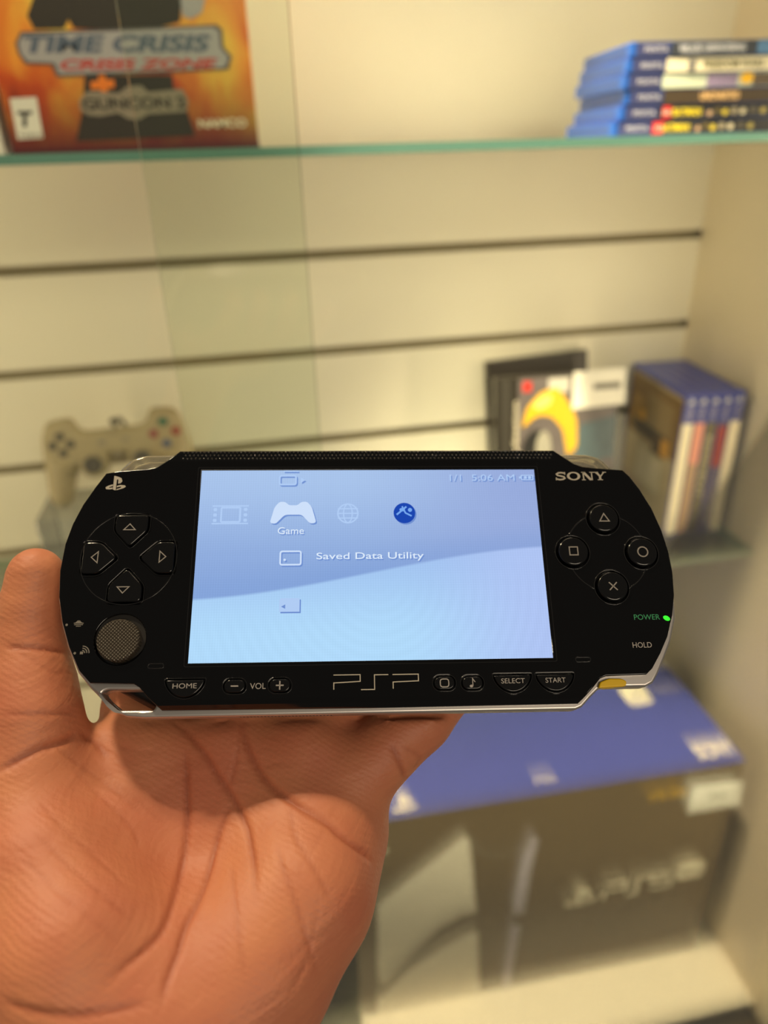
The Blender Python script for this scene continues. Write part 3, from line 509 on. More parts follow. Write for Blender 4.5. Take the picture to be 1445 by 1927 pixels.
jp('spine_strip', [(6, 2), (18, 2), (18, 122), (6, 122)], mat('strip_grey', (52, 48, 42), 0.4), 0.12)
jp('red_logo', [(31, 107), (41, 107), (41, 118), (31, 118)], mat('logo_red', (190, 40, 30), 0.4), 0.2)
text('platform_words', 'PlayStation', 24, 58, 7, M_logo, jc, 0, 0.3, tf=TFj, rot=math.pi/2, width=78)
jp('road_picture', [(92, 18), (140, 26), (140, 74), (98, 66)], mat('road_blue', (70, 88, 96), 0.4, noise=0.4, nscale=60), 0.15)
jp('car_body', rpoly([(30, 66), (36, 90), (52, 106), (70, 110), (80, 98), (94, 74), (96, 40), (84, 30), (78, 62), (64, 78), (48, 80)], 6), mat('car_yellow', (214, 166, 24), 0.4), 0.3)
jp('car_window', rpoly([(42, 92), (54, 102), (66, 102), (62, 90), (48, 86)], 3), mat('car_gloss', (226, 196, 110), 0.4), 0.4)
jp('car_tyre', circ(48, 40, 17, 28, 24), M_black, 0.25); jp('car_rim', circ(56, 42, 9, 24, 20), mat('rim_grey', (150, 146, 134), 0.4), 0.35)
jp('cloud_picture', [(60, 104), (84, 104), (84, 120), (60, 120)], mat('cloud_pale', (180, 176, 168), 0.4), 0.2)
stj = jp('price_sticker', [(88, 84), (150, 86), (149, 126), (89, 125)], M_paper, 0.6)
shape('sticker_print', [[(112, 104), (144, 104), (144, 111), (112, 111)]], 0.6, 0.7, M_grey_print, stj, tf=TFj)
bc = box('dark_game_case', (0.0, 0.125, 0, 0.012, 0, 0.19), mat('case_black', (40, 34, 28), 0.4), None, 0.001)
bc.location = (0.282, 0.755, SM+0.003); bc.rotation_euler = (math.radians(-8), math.radians(-2.5), 0)
tag(bc, 'black game case peeking above the yellow car disc case', 'game case')

# ------------------------------------------------------------------ grey gamepad on its stand
M_pad = mat('pad_grey', (172, 158, 124), 0.5, noise=0.03, nscale=30); M_pad_d = mat('pad_dark', (86, 82, 74), 0.5); M_pad_m = mat('pad_mid', (140, 134, 118), 0.5)
st = empty('acrylic_stand', (-0.15, 0.74, SM), 'clear acrylic stand with a pale blue label under the grey controller', 'stand')
box('stand_block', (-0.075, 0.075, -0.045, 0.03, 0, 0.091), M_acrylic, st, 0.002)
box('label', (-0.046, -0.032, -0.0465, -0.0455, 0.02, 0.065), mat('pale_blue_label', (176, 186, 226), 0.5), st)
def pad_mesh():
    step = 2.2; lo = np.array([-85, -30, -62.0]); hi = np.array([85, 32, 62.0]); n = ((hi-lo)/step).astype(int)+1
    g = np.stack(np.meshgrid(*[lo[i]+step*np.arange(n[i]) for i in range(3)], indexing='ij'), -1).astype(np.float32)
    D = round_cone(g, (-42, 0, 16), (42, 0, 16), 15, 15)
    for s in (-1, 1):
        D = smin(D, round_cone(g, (s*54, 0, 22), (s*54, 2, 8), 22, 21), 8)
        D = smin(D, round_cone(g, (s*60, 3, 6), (s*70, 8, -38), 18, 13), 6)
        D = smin(D, round_cone(g, (s*26, 0, -4), (s*26, 1, -5), 16, 16), 5)
        D = smin(D, round_cone(g, (s*46, 0, 40), (s*62, 0, 38), 8, 8), 5)
    D = np.maximum(D, np.abs(g[..., 1]-3) - 15 - 6*(g[..., 2] < 0))
    V, Fc = surface_nets(D, lo, step); me = bpy.data.meshes.new('pad_shell'); me.from_pydata(V.tolist(), [], Fc.tolist()); me.update()
    bm = bmesh.new(); bm.from_mesh(me)
    for _ in range(3): bmesh.ops.smooth_vert(bm, verts=bm.verts, factor=0.5, use_axis_x=True, use_axis_y=True, use_axis_z=True)
    for f in bm.faces: f.smooth = True
    bm.to_mesh(me); bm.free(); return me
gp = empty('gamepad', (-0.1395, 0.735, SM+0.0745+0.064), 'grey game controller standing upright on a clear stand at left', 'game controller', rot=(math.radians(-12), math.radians(-2), 0))
me = pad_mesh(); me.transform(Matrix.Scale(0.00094, 4)); link('pad_shell', me, M_pad, gp)
TFp = Matrix.Scale(0.94, 4) @ frame_mat((0, -0.0115, 0), (1, 0, 0), (0, 0, 1))
def pp(name, loops, m, z0=-2, z1=1.0, bev=0.0): return shape(name, [loops], z0, z1, m, gp, tf=TFp, bevel=bev)
for (dx, dy) in ((0, 9), (0, -9), (-9, 0), (9, 0)): pp('direction_button', rrect(-54+dx-4, -54+dx+4, 20+dy-4, 20+dy+4, 2), M_pad_d, bev=0.5, z1=1.6)
for (dx, dy, cc) in ((0, 12, (40, 110, 90)), (0, -12, (80, 100, 130)), (-12, 0, (150, 80, 80)), (12, 0, (150, 60, 56))): pp('action_button', circ(54+dx, 20+dy, 4.6, 20), mat('pad_button', cc, 0.5), bev=0.6, z1=2.2)
for s in (-1, 1):
    pp('stick_ring', circ(s*26, -5, 14.5, 32), M_pad, bev=1, z1=1.6)
    pp('thumb_stick', circ(s*26, -5, 9.5, 32), M_pad_d, z1=7, bev=1.5)
pp('select_button', rrect(-17, -9, 15, 20, 2), M_pad_m); pp('start_button', [(9, 15), (17, 17.5), (9, 20)], M_pad_m); pp('analog_button', rrect(-4, 4, 0, 4, 2), M_pad_m)
text('maker_words', 'SONY', 0, 27, 3.5, M_pad_m, gp, 0.6, 1.1, tf=TFp, width=12)
bm = bmesh.new(); tube_bm(bm, [(0, 0.004, 0.026), (0, 0.006, 0.034), (0.004, 0.02, 0.036), (0.01, 0.034, 0.02)], [0.006, 0.005, 0.002, 0.002], 10); bm_obj('cable', bm, M_pad_m, gp)

# ------------------------------------------------------------------ handheld console
PM = Matrix(((0.986780, 0.142927, -0.076406, 0.027504), (-0.156271, 0.714142, -0.682335, 0.167574), (-0.042959, 0.685254, 0.727036, -0.099923), (0.000000, 0.000000, 0.000000, 1.000000)))
P = empty('handheld_console', (0, 0, 0), 'black handheld game console with a lit blue screen, held in the hand', 'game console')
P.matrix_world = Matrix.Translation((0, 0, ZC)) @ PM
M_gl = mat('gloss_black', (4, 4, 5), 0.06, spec=0.45)
M_key = mat('key_black', (10, 10, 11), 0.12, spec=0.5)
M_sil = mat('satin_silver', (200, 194, 188), 0.36, 0.85); M_rear = mat('rear_black', (18, 18, 19), 0.35)
M_mark = mat('mark_silver', (190, 182, 164), 0.4, 0.3); M_sym = mat('symbol_grey', (140, 134, 126), 0.5); M_let = mat('letter_grey', (156, 150, 144), 0.5)
M_line = mat('groove_gloss', (20, 19, 18), 0.12, coat=1.0)
OUT = [(-54.4,33.5),(0,33.6),(54.2,33.5),(57.6,30.4),(59.6,28.8),(62,27.9),(66,27.4),(73.7,26.8),(75.6,24.7),(78,20.6),(80.6,14.7),(82.4,8.2),(83.4,1.8),(83.6,-4.2),(83,-10.7),(81.6,-16.2),(79.3,-22),(76.6,-26.5),(73.9,-30.3),(72,-31.9),(61.2,-32.1),(59.6,-32.7),(57.8,-34.6),(53.4,-38.9),(0,-39),(-53.7,-38.7),(-57.3,-35.4),(-59.5,-33),(-61,-32.1),(-72,-31.7),(-75.1,-28.6),(-78.4,-22.5),(-81,-15.9),(-82.7,-9.2),(-83.4,-2),(-83,5.4),(-81.7,11.3),(-79.6,16.9),(-76.8,22.2),(-74.3,26.3),(-70.7,27),(-63,27.6),(-60.2,28.3),(-57.8,30.1)]
def key(kind, g=0.0):
    """direction key outline grown by g, pointing up from the pad centre"""
    pts = [(-4.4-g, 13.2+g), (-4.4-g, 7.0-g*0.3), (0, 2.6-g*1.3), (4.4+g, 7.0-g*0.3), (4.4+g, 13.2+g)]
    a = {'up': 0, 'left': 90, 'down': 180, 'right': 270}[kind]; a = math.radians(a); cx, cy = -65.5, 1.3
    pts = [(-4.4-g, min(12.2+g, 12.6)), (-4.4-g, 7.6), (0, 3.0-g*1.3), (4.4+g, 7.6), (4.4+g, min(12.2+g, 12.6))]
    return [(cx+x*math.cos(a)-y*math.sin(a), cy+x*math.sin(a)+y*math.cos(a)) for x, y in rpoly(pts, 1.3)]
def dcap(x, y, g=0.0, w_=4.9, h=4.6):
    """flat-topped, round-bottomed button"""
    out = [(x-w_-g, y+1.3+g), (x+w_+g, y+1.3+g)]
    for i in range(1, 12):
        t = math.pi*i/12; out.append((x+(w_+g)*math.cos(t)*(1-0.12*math.sin(t)), y+1.3-(h+g)*math.sin(t)*0.93))
    return rpoly(out, 0.5, 2)
faces = {'triangle': (65.9, 11.6), 'square': (56.1, 1.9), 'circle': (75.5, 1.5), 'cross': (65.9, -8.2)}
rb = {'minus': (-35.4, -33.1), 'plus': (-23.9, -33.1), 'display': (18.5, -33.2), 'sound': (25.8, -33.3)}
caps = {'home': (-48.0, -32.7), 'select': (36.4, -32.8), 'start': (47.6, -32.8)}
SCR = (-47.7, 47.7, -27.1, 27.1)
holes = [key(k, 0.5) for k in ('up', 'left', 'down', 'right')] + [circ(x, y, 4.75, 40) for x, y in faces.values()] + [circ(-65.6, -20.6, 6.6, 48)]
holes += [rrect(x-3.0, x+3.0, y-1.95, y+1.95, 1.9) for x, y in rb.values()] + [dcap(x, y, 0.35) for x, y in caps.values()]
holes += [[(SCR[0], SCR[2]), (SCR[1], SCR[2]), (SCR[1], SCR[3]), (SCR[0], SCR[3])]]
def slope(me):
    bm = bmesh.new(); bm.from_mesh(me)
    for y in (-36.3, -37.6, 29.9, 31.6): bmesh.ops.bisect_plane(bm, geom=bm.verts[:]+bm.edges[:]+bm.faces[:], plane_co=(0, y, 0), plane_no=(0, 1, 0))
    for v in bm.verts:
        if v.co.z > -1.6:
            y = v.co.y
            if y < -36.3: v.co.z -= (-36.3-y)*0.35 + max(0, -37.6-y)*0.6
            if y > 29.9 and abs(v.co.x) < 58.5: v.co.z -= (y-29.9)*0.22
    bm.to_mesh(me); bm.free()
shape('front_plate', [OUT]+holes, -2.6, 0, M_gl, P, bevel=0.35, post=slope, res=3)
tray = [(x*0.985, y*0.975) for x, y in OUT]
shape('button_tray', [tray], -4.0, -2.2, mat('tray_black', (9, 9, 9), 0.25), P)
# silver middle band with the strap loop, and the rear shell
BAND = [(-56, 30.6),(-54.5,32.4),(54.5,32.4),(56,30.6),(60,28),(73.6,26.6),(76,24.7),(78.6,20.6),(81.2,14.7),(83.0,8.2),(84.0,1.8),(84.3,-4.2),(83.8,-10.9),(82.4,-16.6),(80.2,-22.6),(77.7,-27.2),(75.2,-31),(73.6,-33.2),(71.5,-34.2),(61.4,-34.7),(59.4,-35.2),(57,-37.3),(54.6,-39.6),(52.8,-40.3),(0,-40.3),(-58,-40.4),(-62.5,-40.0),(-65.3,-38.8),(-68.6,-36.2),(-72.5,-32.6),(-76.0,-28.7),(-79.2,-22.6),(-81.8,-16),(-83.5,-9.2),(-84.1,-2),(-83.6,5.4),(-82.2,11.3),(-80.1,16.9),(-77.3,22.4),(-74.8,26.4),(-70.7,27.2),(-60,28)]
BAND = [(x*1.004 + (0.75 if x > 70 and y < -12 else 0), y - (0.5 if x > 70 and y < -29 else 0)) for x, y in BAND]
LOOPH = rpoly([(-69.9, -34.0), (-68.4, -33.2), (-59.2, -33.4), (-57.8, -34.2), (-55.6, -37.4), (-56.2, -38.4), (-65.6, -38.3), (-67.3, -37.0)], 0.8, 3)
shape('silver_band', [BAND, LOOPH], -8.5, -2.7, M_sil, P, bevel=0.7, res=3)
rear = [(x*0.975, y*0.955) for x, y in BAND if not (y < -33 and x < -59)]
shape('rear_shell', [rear], -21.0, -8.5, M_rear, P, bevel=3.0, res=4)
# clear shoulder buttons
M_clr = glassy('clear_plastic', (226, 222, 206), 2.2, 0.05, haze=0.16, hazecol=(230, 224, 200))
for s, nm in ((-1, 'L'), (1, 'R')):
    q = rpoly([(s*55.0, 33.3), (s*65.0, 33.1), (s*68.6, 31.9), (s*71.6, 28.6), (s*73.6, 24.8), (s*56, 25.5)], 1.6)
    sb = shape('shoulder_button', [q], -13.0, -2.8, M_clr, P, bevel=0.8)
    tag(sb, 'clear plastic shoulder button')
    edge = [(s*55.5, 33.0), (s*64.6, 32.8), (s*68.0, 31.6), (s*70.8, 28.6)]
    bm = bmesh.new(); tube_bm(bm, [(x, y, -3.6) for x, y in edge], 0.28, 8); tube_bm(bm, [(x*0.99, y-1.2, -5.0) for x, y in edge], 0.22, 8)
    bm_obj('button_rim', bm, mat('clear_rim', (216, 208, 180), 0.12, coat=1), sb, scale=S)
# screen
def screen_mat():
    m = bpy.data.materials.new('lit_screen'); m.use_nodes = True; nt = m.node_tree; nt.nodes.remove(nt.nodes['Principled BSDF']); N = nt.nodes.new; Lk = nt.links.new
    tc = N('ShaderNodeTexCoord'); sp = N('ShaderNodeSeparateXYZ'); Lk(tc.outputs['Object'], sp.inputs[0])
    def mth(op, a, b=None, c=None):
        n = N('ShaderNodeMath'); n.operation = op
        for i, v in enumerate((a, b, c)):
            if v is None: continue
            if isinstance(v, (int, float)): n.inputs[i].default_value = v
            else: Lk(v, n.inputs[i])
        return n.outputs[0]
    def mr(v, a, b, c=0.0, d=1.0, smooth=True):
        n = N('ShaderNodeMapRange'); n.interpolation_type = 'SMOOTHSTEP' if smooth else 'LINEAR'
        Lk(v, n.inputs[0]); n.inputs[1].default_value = a; n.inputs[2].default_value = b; n.inputs[3].default_value = c; n.inputs[4].default_value = d; return n.outputs[0]
    def mix(f, a, b):
        n = N('ShaderNodeMix'); n.data_type = 'RGBA'
        if isinstance(f, float): n.inputs[0].default_value = f
        else: Lk(f, n.inputs[0])
        for i, v in ((6, a), (7, b)):
            if isinstance(v, tuple): n.inputs[i].default_value = lin(v)
            else: Lk(v, n.inputs[i])
        return n.outputs[2]
    x = mth('MULTIPLY', sp.outputs[0], 1000.0); y = mth('MULTIPLY', sp.outputs[1], 1000.0)
    wave = mth('MULTIPLY_ADD', mth('SINE', mth('MULTIPLY', x, 0.0277)), 7.2, -3.4)
    dy = mth('SUBTRACT', y, wave)
    up = mix(mr(y, 27, -6), (172, 200, 240), (142, 172, 224)); up = mix(mr(x, -10, 48), up, (154, 174, 224))
    up = mix(mr(dy, 0, 9, 0.35, 0.0), up, (122, 158, 218))
    low = mix(mr(y, 4, -22), (164, 198, 244), (180, 222, 255)); low = mix(mr(x, 6, 48), low, (178, 200, 248))
    col = mix(mr(dy, -0.5, 0.6), low, up)
    # faint pixel columns and a fan of interference rings
    st1 = mth('SINE', mth('MULTIPLY', x, 9.2)); st2 = mth('SINE', mth('MULTIPLY', y, 9.2))
    fan = mth('SINE', mth('MULTIPLY', mth('SQRT', mth('ADD', mth('POWER', mth('ADD', x, -2.0), 2.0), mth('POWER', mth('ADD', y, 6.0), 2.0))), 2.1))
    amp = mr(dy, 0.0, -14.0, 0.0, 0.012)
    g = mth('ADD', mth('ADD', mth('MULTIPLY', st1, 0.018), mth('MULTIPLY', st2, 0.012)), mth('MULTIPLY', fan, amp)); g = mth('ADD', g, 0.95)
    em = N('ShaderNodeEmission'); Lk(col, em.inputs[0]); Lk(g, em.inputs[1])
    gl = N('ShaderNodeBsdfGlossy'); gl.inputs['Roughness'].default_value = 0.06; gl.inputs[0].default_value = (0.03, 0.03, 0.03, 1)
    ad = N('ShaderNodeAddShader'); Lk(em.outputs[0], ad.inputs[0]); Lk(gl.outputs[0], ad.inputs[1]); Lk(ad.outputs[0], nt.nodes['Material Output'].inputs[0]); return m
scr = shape('screen', [[(SCR[0], SCR[2]), (SCR[1], SCR[2]), (SCR[1], SCR[3]), (SCR[0], SCR[3])]], -0.9, -0.30, screen_mat(), P)
def glow(name, rgb, s=1.0):
    m = bpy.data.materials.new(name); m.use_nodes = True; b = m.node_tree.nodes['Principled BSDF']; b.inputs['Base Color'].default_value = (0, 0, 0, 1)
    b.inputs['Emission Color'].default_value = lin(rgb); b.inputs['Emission Strength'].default_value = s; b.inputs['Specular IOR Level'].default_value = 0; return m
E_w = glow('icon_white', (206, 224, 250)); E_f = glow('icon_faint', (176, 204, 244)); E_s = glow('icon_shade', (112, 144, 208)); E_t = glow('text_white', (222, 236, 252)); E_n = glow('globe_blue', (28, 70, 176)); E_n2 = glow('globe_light', (120, 170, 240)); E_gr = glow('led_green', (60, 230, 50), 1.3)
ZI = -0.30
def icon(name, groups, m, dz=0.06, sh=True):
    if sh:
        gs = [[[(x+0.35, y-0.4) for x, y in lp] for lp in g] for g in groups]
        join_loops(name + '_shade', gs, ZI, ZI+0.02, E_s, scr)
    return join_loops(name, groups, ZI+0.02, ZI+dz, m, scr)
def stext(name, s, x, y, h, w_, m=E_t, al='CENTER', sh=True, bold=0.0):
    if sh: text(name + '_shade', s, x+0.3, y-0.35, h, E_s, scr, ZI, ZI+0.02, width=w_, bold=bold)
    text(name, s, x, y, h, m, scr, ZI+0.02, ZI+0.06, width=w_, bold=bold)
# icons (film, gamepad, globe, network ball, memory cards)
film = [stroke(rrect(-41.5, -36.3, 11.6, 15.8, 0.2, 1), 0.5, True)]
film += [[rrect(-43.9+dx, -42.9+dx, yy, yy+0.9, 0.2, 1)] for dx in (0.2, 8.6) for yy in (11.6, 13.2, 14.8)]
film += [stroke([(-44, 16.3), (-34, 16.3)], 0.4), stroke([(-44, 11.1), (-34, 11.1)], 0.4)]
icon('film_icon', film, E_f, sh=False)
gpad = rpoly([(-26.8, 10.9), (-25.6, 15.6), (-24.2, 17.2), (-22.6, 17.1), (-21.6, 16.1), (-19.2, 16.1), (-18.2, 17.1), (-16.6, 17.2), (-15.2, 15.6), (-13.9, 10.9), (-15.6, 10.6), (-18.0, 13.3), (-22.7, 13.3), (-25.2, 10.6)], 0.9)
icon('gamepad_icon', [[[(x-1.2, y+0.3) for x, y in gpad]]], E_w)
gl_ = [[circ(-6.3, 13.9, 3.0, 32), circ(-6.3, 13.9, 2.6, 32)], [circ(-6.3, 13.9, 1.4, 24, 2.9), circ(-6.3, 13.9, 1.05, 24, 2.55)]]
gl_ += [stroke([(-9.1, 13.9+k), (-3.5, 13.9+k)], 0.35) for k in (0, 1.4, -1.4)]
icon('globe_icon', gl_, E_f, sh=False)
icon('network_ball_icon', [[circ(9.6, 13.9, 3.05, 32)]], E_n)
icon('network_ball_star', [[circ(9.0, 14.9, 0.8, 12, 0.5)], stroke([(7.4, 13.4), (8.8, 14.6), (10.2, 15.8)], 0.5), stroke([(9.0, 15.9), (9.9, 13.9), (11.6, 13.0)], 0.45), [circ(11.2, 14.8, 0.6, 10)]], E_n2, 0.09, sh=False)
stext('menu_word', 'Game', -22.1, 8.9, 2.0, 7.2)
icon('memory_icon', [stroke(rrect(-24.8, -19.2, -0.9, 2.9, 0.5, 3), 0.45, True), [circ(-23.6, 0.5, 0.35, 8)]], E_w)
stext('menu_entry', 'Saved Data Utility', -0.2, 1.2, 2.5, 29.5, bold=0.004)
icon('card_icon', [[[(-24.7, -13.9), (-19.3, -13.9), (-19.3, -10.2), (-24.2, -10.2), (-24.7, -10.7)]]], E_f)
icon('card_arrow', [[[(-24.2, -12.5), (-23.1, -13.1), (-23.1, -11.9)]]], E_s, 0.09, sh=False)
icon('upper_card_icon', [stroke(rrect(-25.6, -21.0, 22.7, 25.4, 0.5, 3), 0.5, True), [[(-19.6, 24.8), (-18.4, 24.0), (-19.6, 23.2)]], [[(-24.6, 26.6), (-20.4, 26.6), (-20.4, 27.0), (-24.6, 27.0)]]], E_f)
stext('clock_words', '1/1  5:06 AM', 32.4, 24.6, 2.0, 18.8, m=E_f)
bat = [stroke(rrect(44.4, 46.9, 23.9, 25.3, 0.2, 2), 0.25, True), [[(45.0, 24.2), (45.6, 24.2), (45.6, 25), (45.0, 25)]], [[(45.9, 24.2), (46.5, 24.2), (46.5, 25), (45.9, 25)]], [[(43.9, 24.3), (44.25, 24.3), (44.25, 24.9), (43.9, 24.9)]]]
icon('battery_icon', [[[(45.4+(x-45.4)*1.35-0.3, y) for x, y in lp] for lp in g] for g in bat], E_f)
# thin frame line round the glass
shape('screen_frame_line', [rrect(-48.7, 48.7, -28.1, 28.0, 0.4, 2), rrect(-48.55, 48.55, -27.95, 27.85, 0.4, 2)], -0.05, 0.03, M_line, P)
# direction keys
shape('pad_ring', [circ(-65.5, 1.3, 12.95, 96), circ(-65.5, 1.3, 12.7, 96)], -0.1, 0.10, M_line, P, bevel=0.05)
for k, (tx, ty) in {'up': (-65.9, 9.9), 'left': (-74.3, 1.4), 'right': (-56.4, 1.4), 'down': (-66.0, -7.6)}.items():
    b = shape('direction_button', [key(k, 0.0)], -3, 0.75, M_key, P, bevel=0.45, res=3)
    a = {'up': 0, 'left': 90, 'down': 180, 'right': -90}[k]; a = math.radians(a)
    tri = [(math.cos(a)*x-math.sin(a)*y+tx, math.sin(a)*x+math.cos(a)*y+ty) for x, y in ((-1.55, -0.75), (1.55, -0.75), (0, 0.95))]
    join_loops('arrow_mark', [stroke(tri, 0.26, True)], 0.74, 0.78, M_sym, b)
    shape('key_lip', [key(k, 0.62), key(k, 0.48)], -0.06, 0.06, M_line, P, bevel=0.03)
# action buttons
syms = {'triangle': [stroke([(-1.35, -1.0), (1.35, -1.0), (0, 1.25)], 0.3, True)], 'square': [stroke([(-1.15, -1.15), (1.15, -1.15), (1.15, 1.15), (-1.15, 1.15)], 0.3, True)],
        'circle': [[circ(0, 0, 1.55, 40), circ(0, 0, 1.22, 40)]], 'cross': [stroke([(-1.1, -1.1), (1.1, 1.1)], 0.32), stroke([(-1.1, 1.1), (1.1, -1.1)], 0.32)]}
for k, (x, y) in faces.items():
    b = shape(k + '_button', [circ(x, y, 4.15, 56)], -3, 1.15, M_key, P, bevel=0.6, res=4)
    join_loops(k + '_mark', [[[(px+x, py+y) for px, py in lp] for lp in g] for g in syms[k]], 1.14, 1.18, M_sym, b)
    shape('button_lip', [circ(x, y, 5.0, 56), circ(x, y, 4.72, 56)], -0.05, 0.12, M_line, P, bevel=0.08)
arcs = []
for a0, a1 in ((25, 65), (115, 155), (205, 245), (295, 335)):
    arcs.append(stroke(circ(65.8, 1.7, 11.3, 10, None, math.radians(a0), math.radians(a1)), 0.3))
join_loops('button_ring', arcs, -0.1, 0.14, M_line, P, bevel=0.05)
# analog stick
def knurl():
    m = mat('stick_rubber', (72, 64, 52), 0.45); nt = m.node_tree; b = nt.nodes['Principled BSDF']
    tc = nt.nodes.new('ShaderNodeTexCoord'); mp = nt.nodes.new('ShaderNodeMapping'); mp.inputs['Rotation'].default_value = (0, 0, math.radians(40)); mp.inputs['Scale'].default_value = (1, 1, 0)
    sp = nt.nodes.new('ShaderNodeSeparateXYZ'); nt.links.new(tc.outputs['Object'], mp.inputs[0]); nt.links.new(mp.outputs[0], sp.inputs[0]); o = []
    for i in (0, 1):
        a = nt.nodes.new('ShaderNodeMath'); a.operation = 'MULTIPLY'; a.inputs[1].default_value = 9500; nt.links.new(sp.outputs[i], a.inputs[0])
        s = nt.nodes.new('ShaderNodeMath'); s.operation = 'SINE'; nt.links.new(a.outputs[0], s.inputs[0]); o.append(s)
    ad = nt.nodes.new('ShaderNodeMath'); ad.operation = 'ADD'; nt.links.new(o[0].outputs[0], ad.inputs[0]); nt.links.new(o[1].outputs[0], ad.inputs[1])
    bp = nt.nodes.new('ShaderNodeBump'); bp.inputs['Strength'].default_value = 1.0; bp.inputs['Distance'].default_value = 0.00015
    nt.links.new(ad.outputs[0], bp.inputs['Height']); nt.links.new(bp.outputs[0], b.inputs['Normal']); return m
shape('stick_cup', [circ(-65.5, -19.9, 6.7, 48, 6.4)], -2.1, -0.9, mat('cup_grey', (34, 31, 27), 0.4), P)
shape('analog_stick', [circ(-65.7, -21.1, 5.55, 64)], -2.5, 1.5, knurl(), P, bevel=0.7, res=4)
# bottom row
tn = {'minus': ('-', 0), 'plus': ('+', 0)}
for k, (x, y) in rb.items():
    b = shape({'minus': 'volume_down_button', 'plus': 'volume_up_button', 'display': 'display_button', 'sound': 'sound_button'}[k], [rrect(x-2.6, x+2.6, y-1.6, y+1.6, 1.55)], -3, 0.35, M_key, P, bevel=0.3, res=3)
    if k == 'minus': g = [stroke([(-0.95, 0), (0.95, 0)], 0.32)]
    elif k == 'plus': g = [stroke([(-1.0, 0), (1.0, 0)], 0.32), stroke([(0, -1.1), (0, 1.1)], 0.32)]
    elif k == 'display': g = [stroke(rrect(-1.1, 1.1, -1.0, 1.0, 0.6, 3), 0.25, True)]
    else: g = [[circ(-0.35, -0.8, 0.45, 12, 0.35)], stroke([(0.05, -0.8), (0.05, 1.1), (0.7, 0.2)], 0.22)]
    join_loops('button_mark', [[[(px+x, py+y) for px, py in lp] for lp in q] for q in g], 0.34, 0.38, M_let, b)
    shape('button_lip', [rrect(x-3.2, x+3.2, y-2.15, y+2.15, 2.1), rrect(x-3.02, x+3.02, y-1.97, y+1.97, 1.92)], -0.06, 0.05, M_line, P, bevel=0.05)
for k, (x, y) in caps.items():
    b = shape(k + '_button', [dcap(x, y, 0.0)], -3, 0.35, M_key, P, bevel=0.3, res=3)
    text('button_word', k.upper(), x, y-0.15, 1.25, M_let, b, 0.34, 0.38, width={'home': 6.1, 'select': 6.2, 'start': 5.3}[k])
    shape('button_lip', [dcap(x, y, 0.55), dcap(x, y, 0.38)], -0.06, 0.05, M_line, P, bevel=0.05)
text('volume_words', 'VOL', -29.5, -33.15, 1.5, M_let, P, 0, 0.03, width=4.0)
join_loops('console_logo', [stroke([(-10.1, -34.4), (-10.1, -32.7), (-3.3, -32.4), (-3.3, -30.7), (-10.2, -30.7)], 0.24), stroke([(-3.1, -34.5), (0.4, -34.5), (0.4, -30.8), (4.0, -30.8)], 0.24), stroke([(5.2, -34.4), (5.2, -32.7), (11.8, -32.5), (11.8, -30.8), (5.1, -30.8)], 0.24)], 0, 0.03, M_mark, P)
# maker marks
k_ = 5.6; ps_mark('maker_mark', -71.2, 23.2, k_, M_mark, P, None, z1=0.03)
def slab(x, y, w_, h): return [[(x-w_/2, y-h/2), (x+w_/2, y-h/2), (x+w_/2, y+h/2), (x-w_/2, y+h/2)]]
y0, hh = 24.85, 2.6; top = y0+hh/2; bot = y0-hh/2; W = []
sc = [(1.35, 0.75), (1.1, 1.08), (0.3, 1.22), (-0.6, 1.12), (-1.15, 0.72), (-0.9, 0.28), (0.1, 0.02), (1.0, -0.25), (1.2, -0.72), (0.65, -1.1), (-0.3, -1.22), (-1.1, -1.05), (-1.4, -0.7)]
W.append(stroke([(55.2+x*0.98, y0+y*0.9) for x, y in sc], 0.46)); W += [slab(56.5, y0+0.85, 0.25, 0.85), slab(53.85, y0-0.85, 0.25, 0.85)]
W.append([circ(59.0, y0, 1.95, 40, 1.32), circ(59.0, y0, 1.2, 40, 0.95)])
W += [slab(61.9, y0, 0.35, hh), slab(64.35, y0, 0.35, hh), [[(61.5, top), (62.4, top), (64.5, bot), (63.6, bot)]], slab(61.9, top-0.12, 1.1, 0.24), slab(61.9, bot+0.12, 1.1, 0.24), slab(64.35, top-0.12, 1.2, 0.24)]
W += [[[(65.2, top), (66.1, top), (67.1, y0-0.1), (66.5, y0-0.2)]], [[(68.3, top), (67.9, top), (66.6, y0-0.2), (67.0, y0-0.3)]], slab(66.75, y0-0.65, 0.65, 1.3), slab(66.75, bot+0.12, 1.5, 0.24), slab(65.6, top-0.12, 1.4, 0.24), slab(68.1, top-0.12, 1.1, 0.24)]
join_loops('maker_name', W, 0, 0.03, M_mark, P)
text('power_word', 'POWER', 74.4, -16.6, 1.45, mat('power_green', (52, 140, 92), 0.4), P, 0, 0.03, width=7.1)
shape('power_lamp', [circ(79.75, -17.0, 0.95, 24, 0.62, rot=-0.5)], -0.3, 0.18, E_gr, P)
text('hold_word', 'HOLD', 72.0, -24.1, 1.45, M_let, P, 0, 0.03, width=5.2)
M_dim = mat('symbol_dim', (120, 114, 104), 0.5)
join_loops('memory_symbol', [stroke([(-77.9, -16.3), (-75.4, -16.3)], 0.22), stroke([(-77.8, -16.7), (-75.5, -16.7)], 0.2), [[(-77.6, -16.2), (-77.0, -15.6), (-76.4, -15.6), (-75.8, -16.2)]], stroke([(-77.3, -17.1), (-76.0, -17.1)], 0.2), [circ(-79.7, -16.7, 0.33, 12)]], 0, 0.03, M_dim, P)
wl = [stroke(circ(-74.9, -24.1, r, 8, None, 0.0, math.pi/2), 0.25) for r in (0.7, 1.25, 1.8)] + [[[(-75.4, -24.4), (-74.6, -24.4), (-74.6, -23.7), (-75.4, -23.7)]], [circ(-76.7, -24.1, 0.33, 12)]]
join_loops('wireless_symbol', wl, 0, 0.03, M_dim, P)
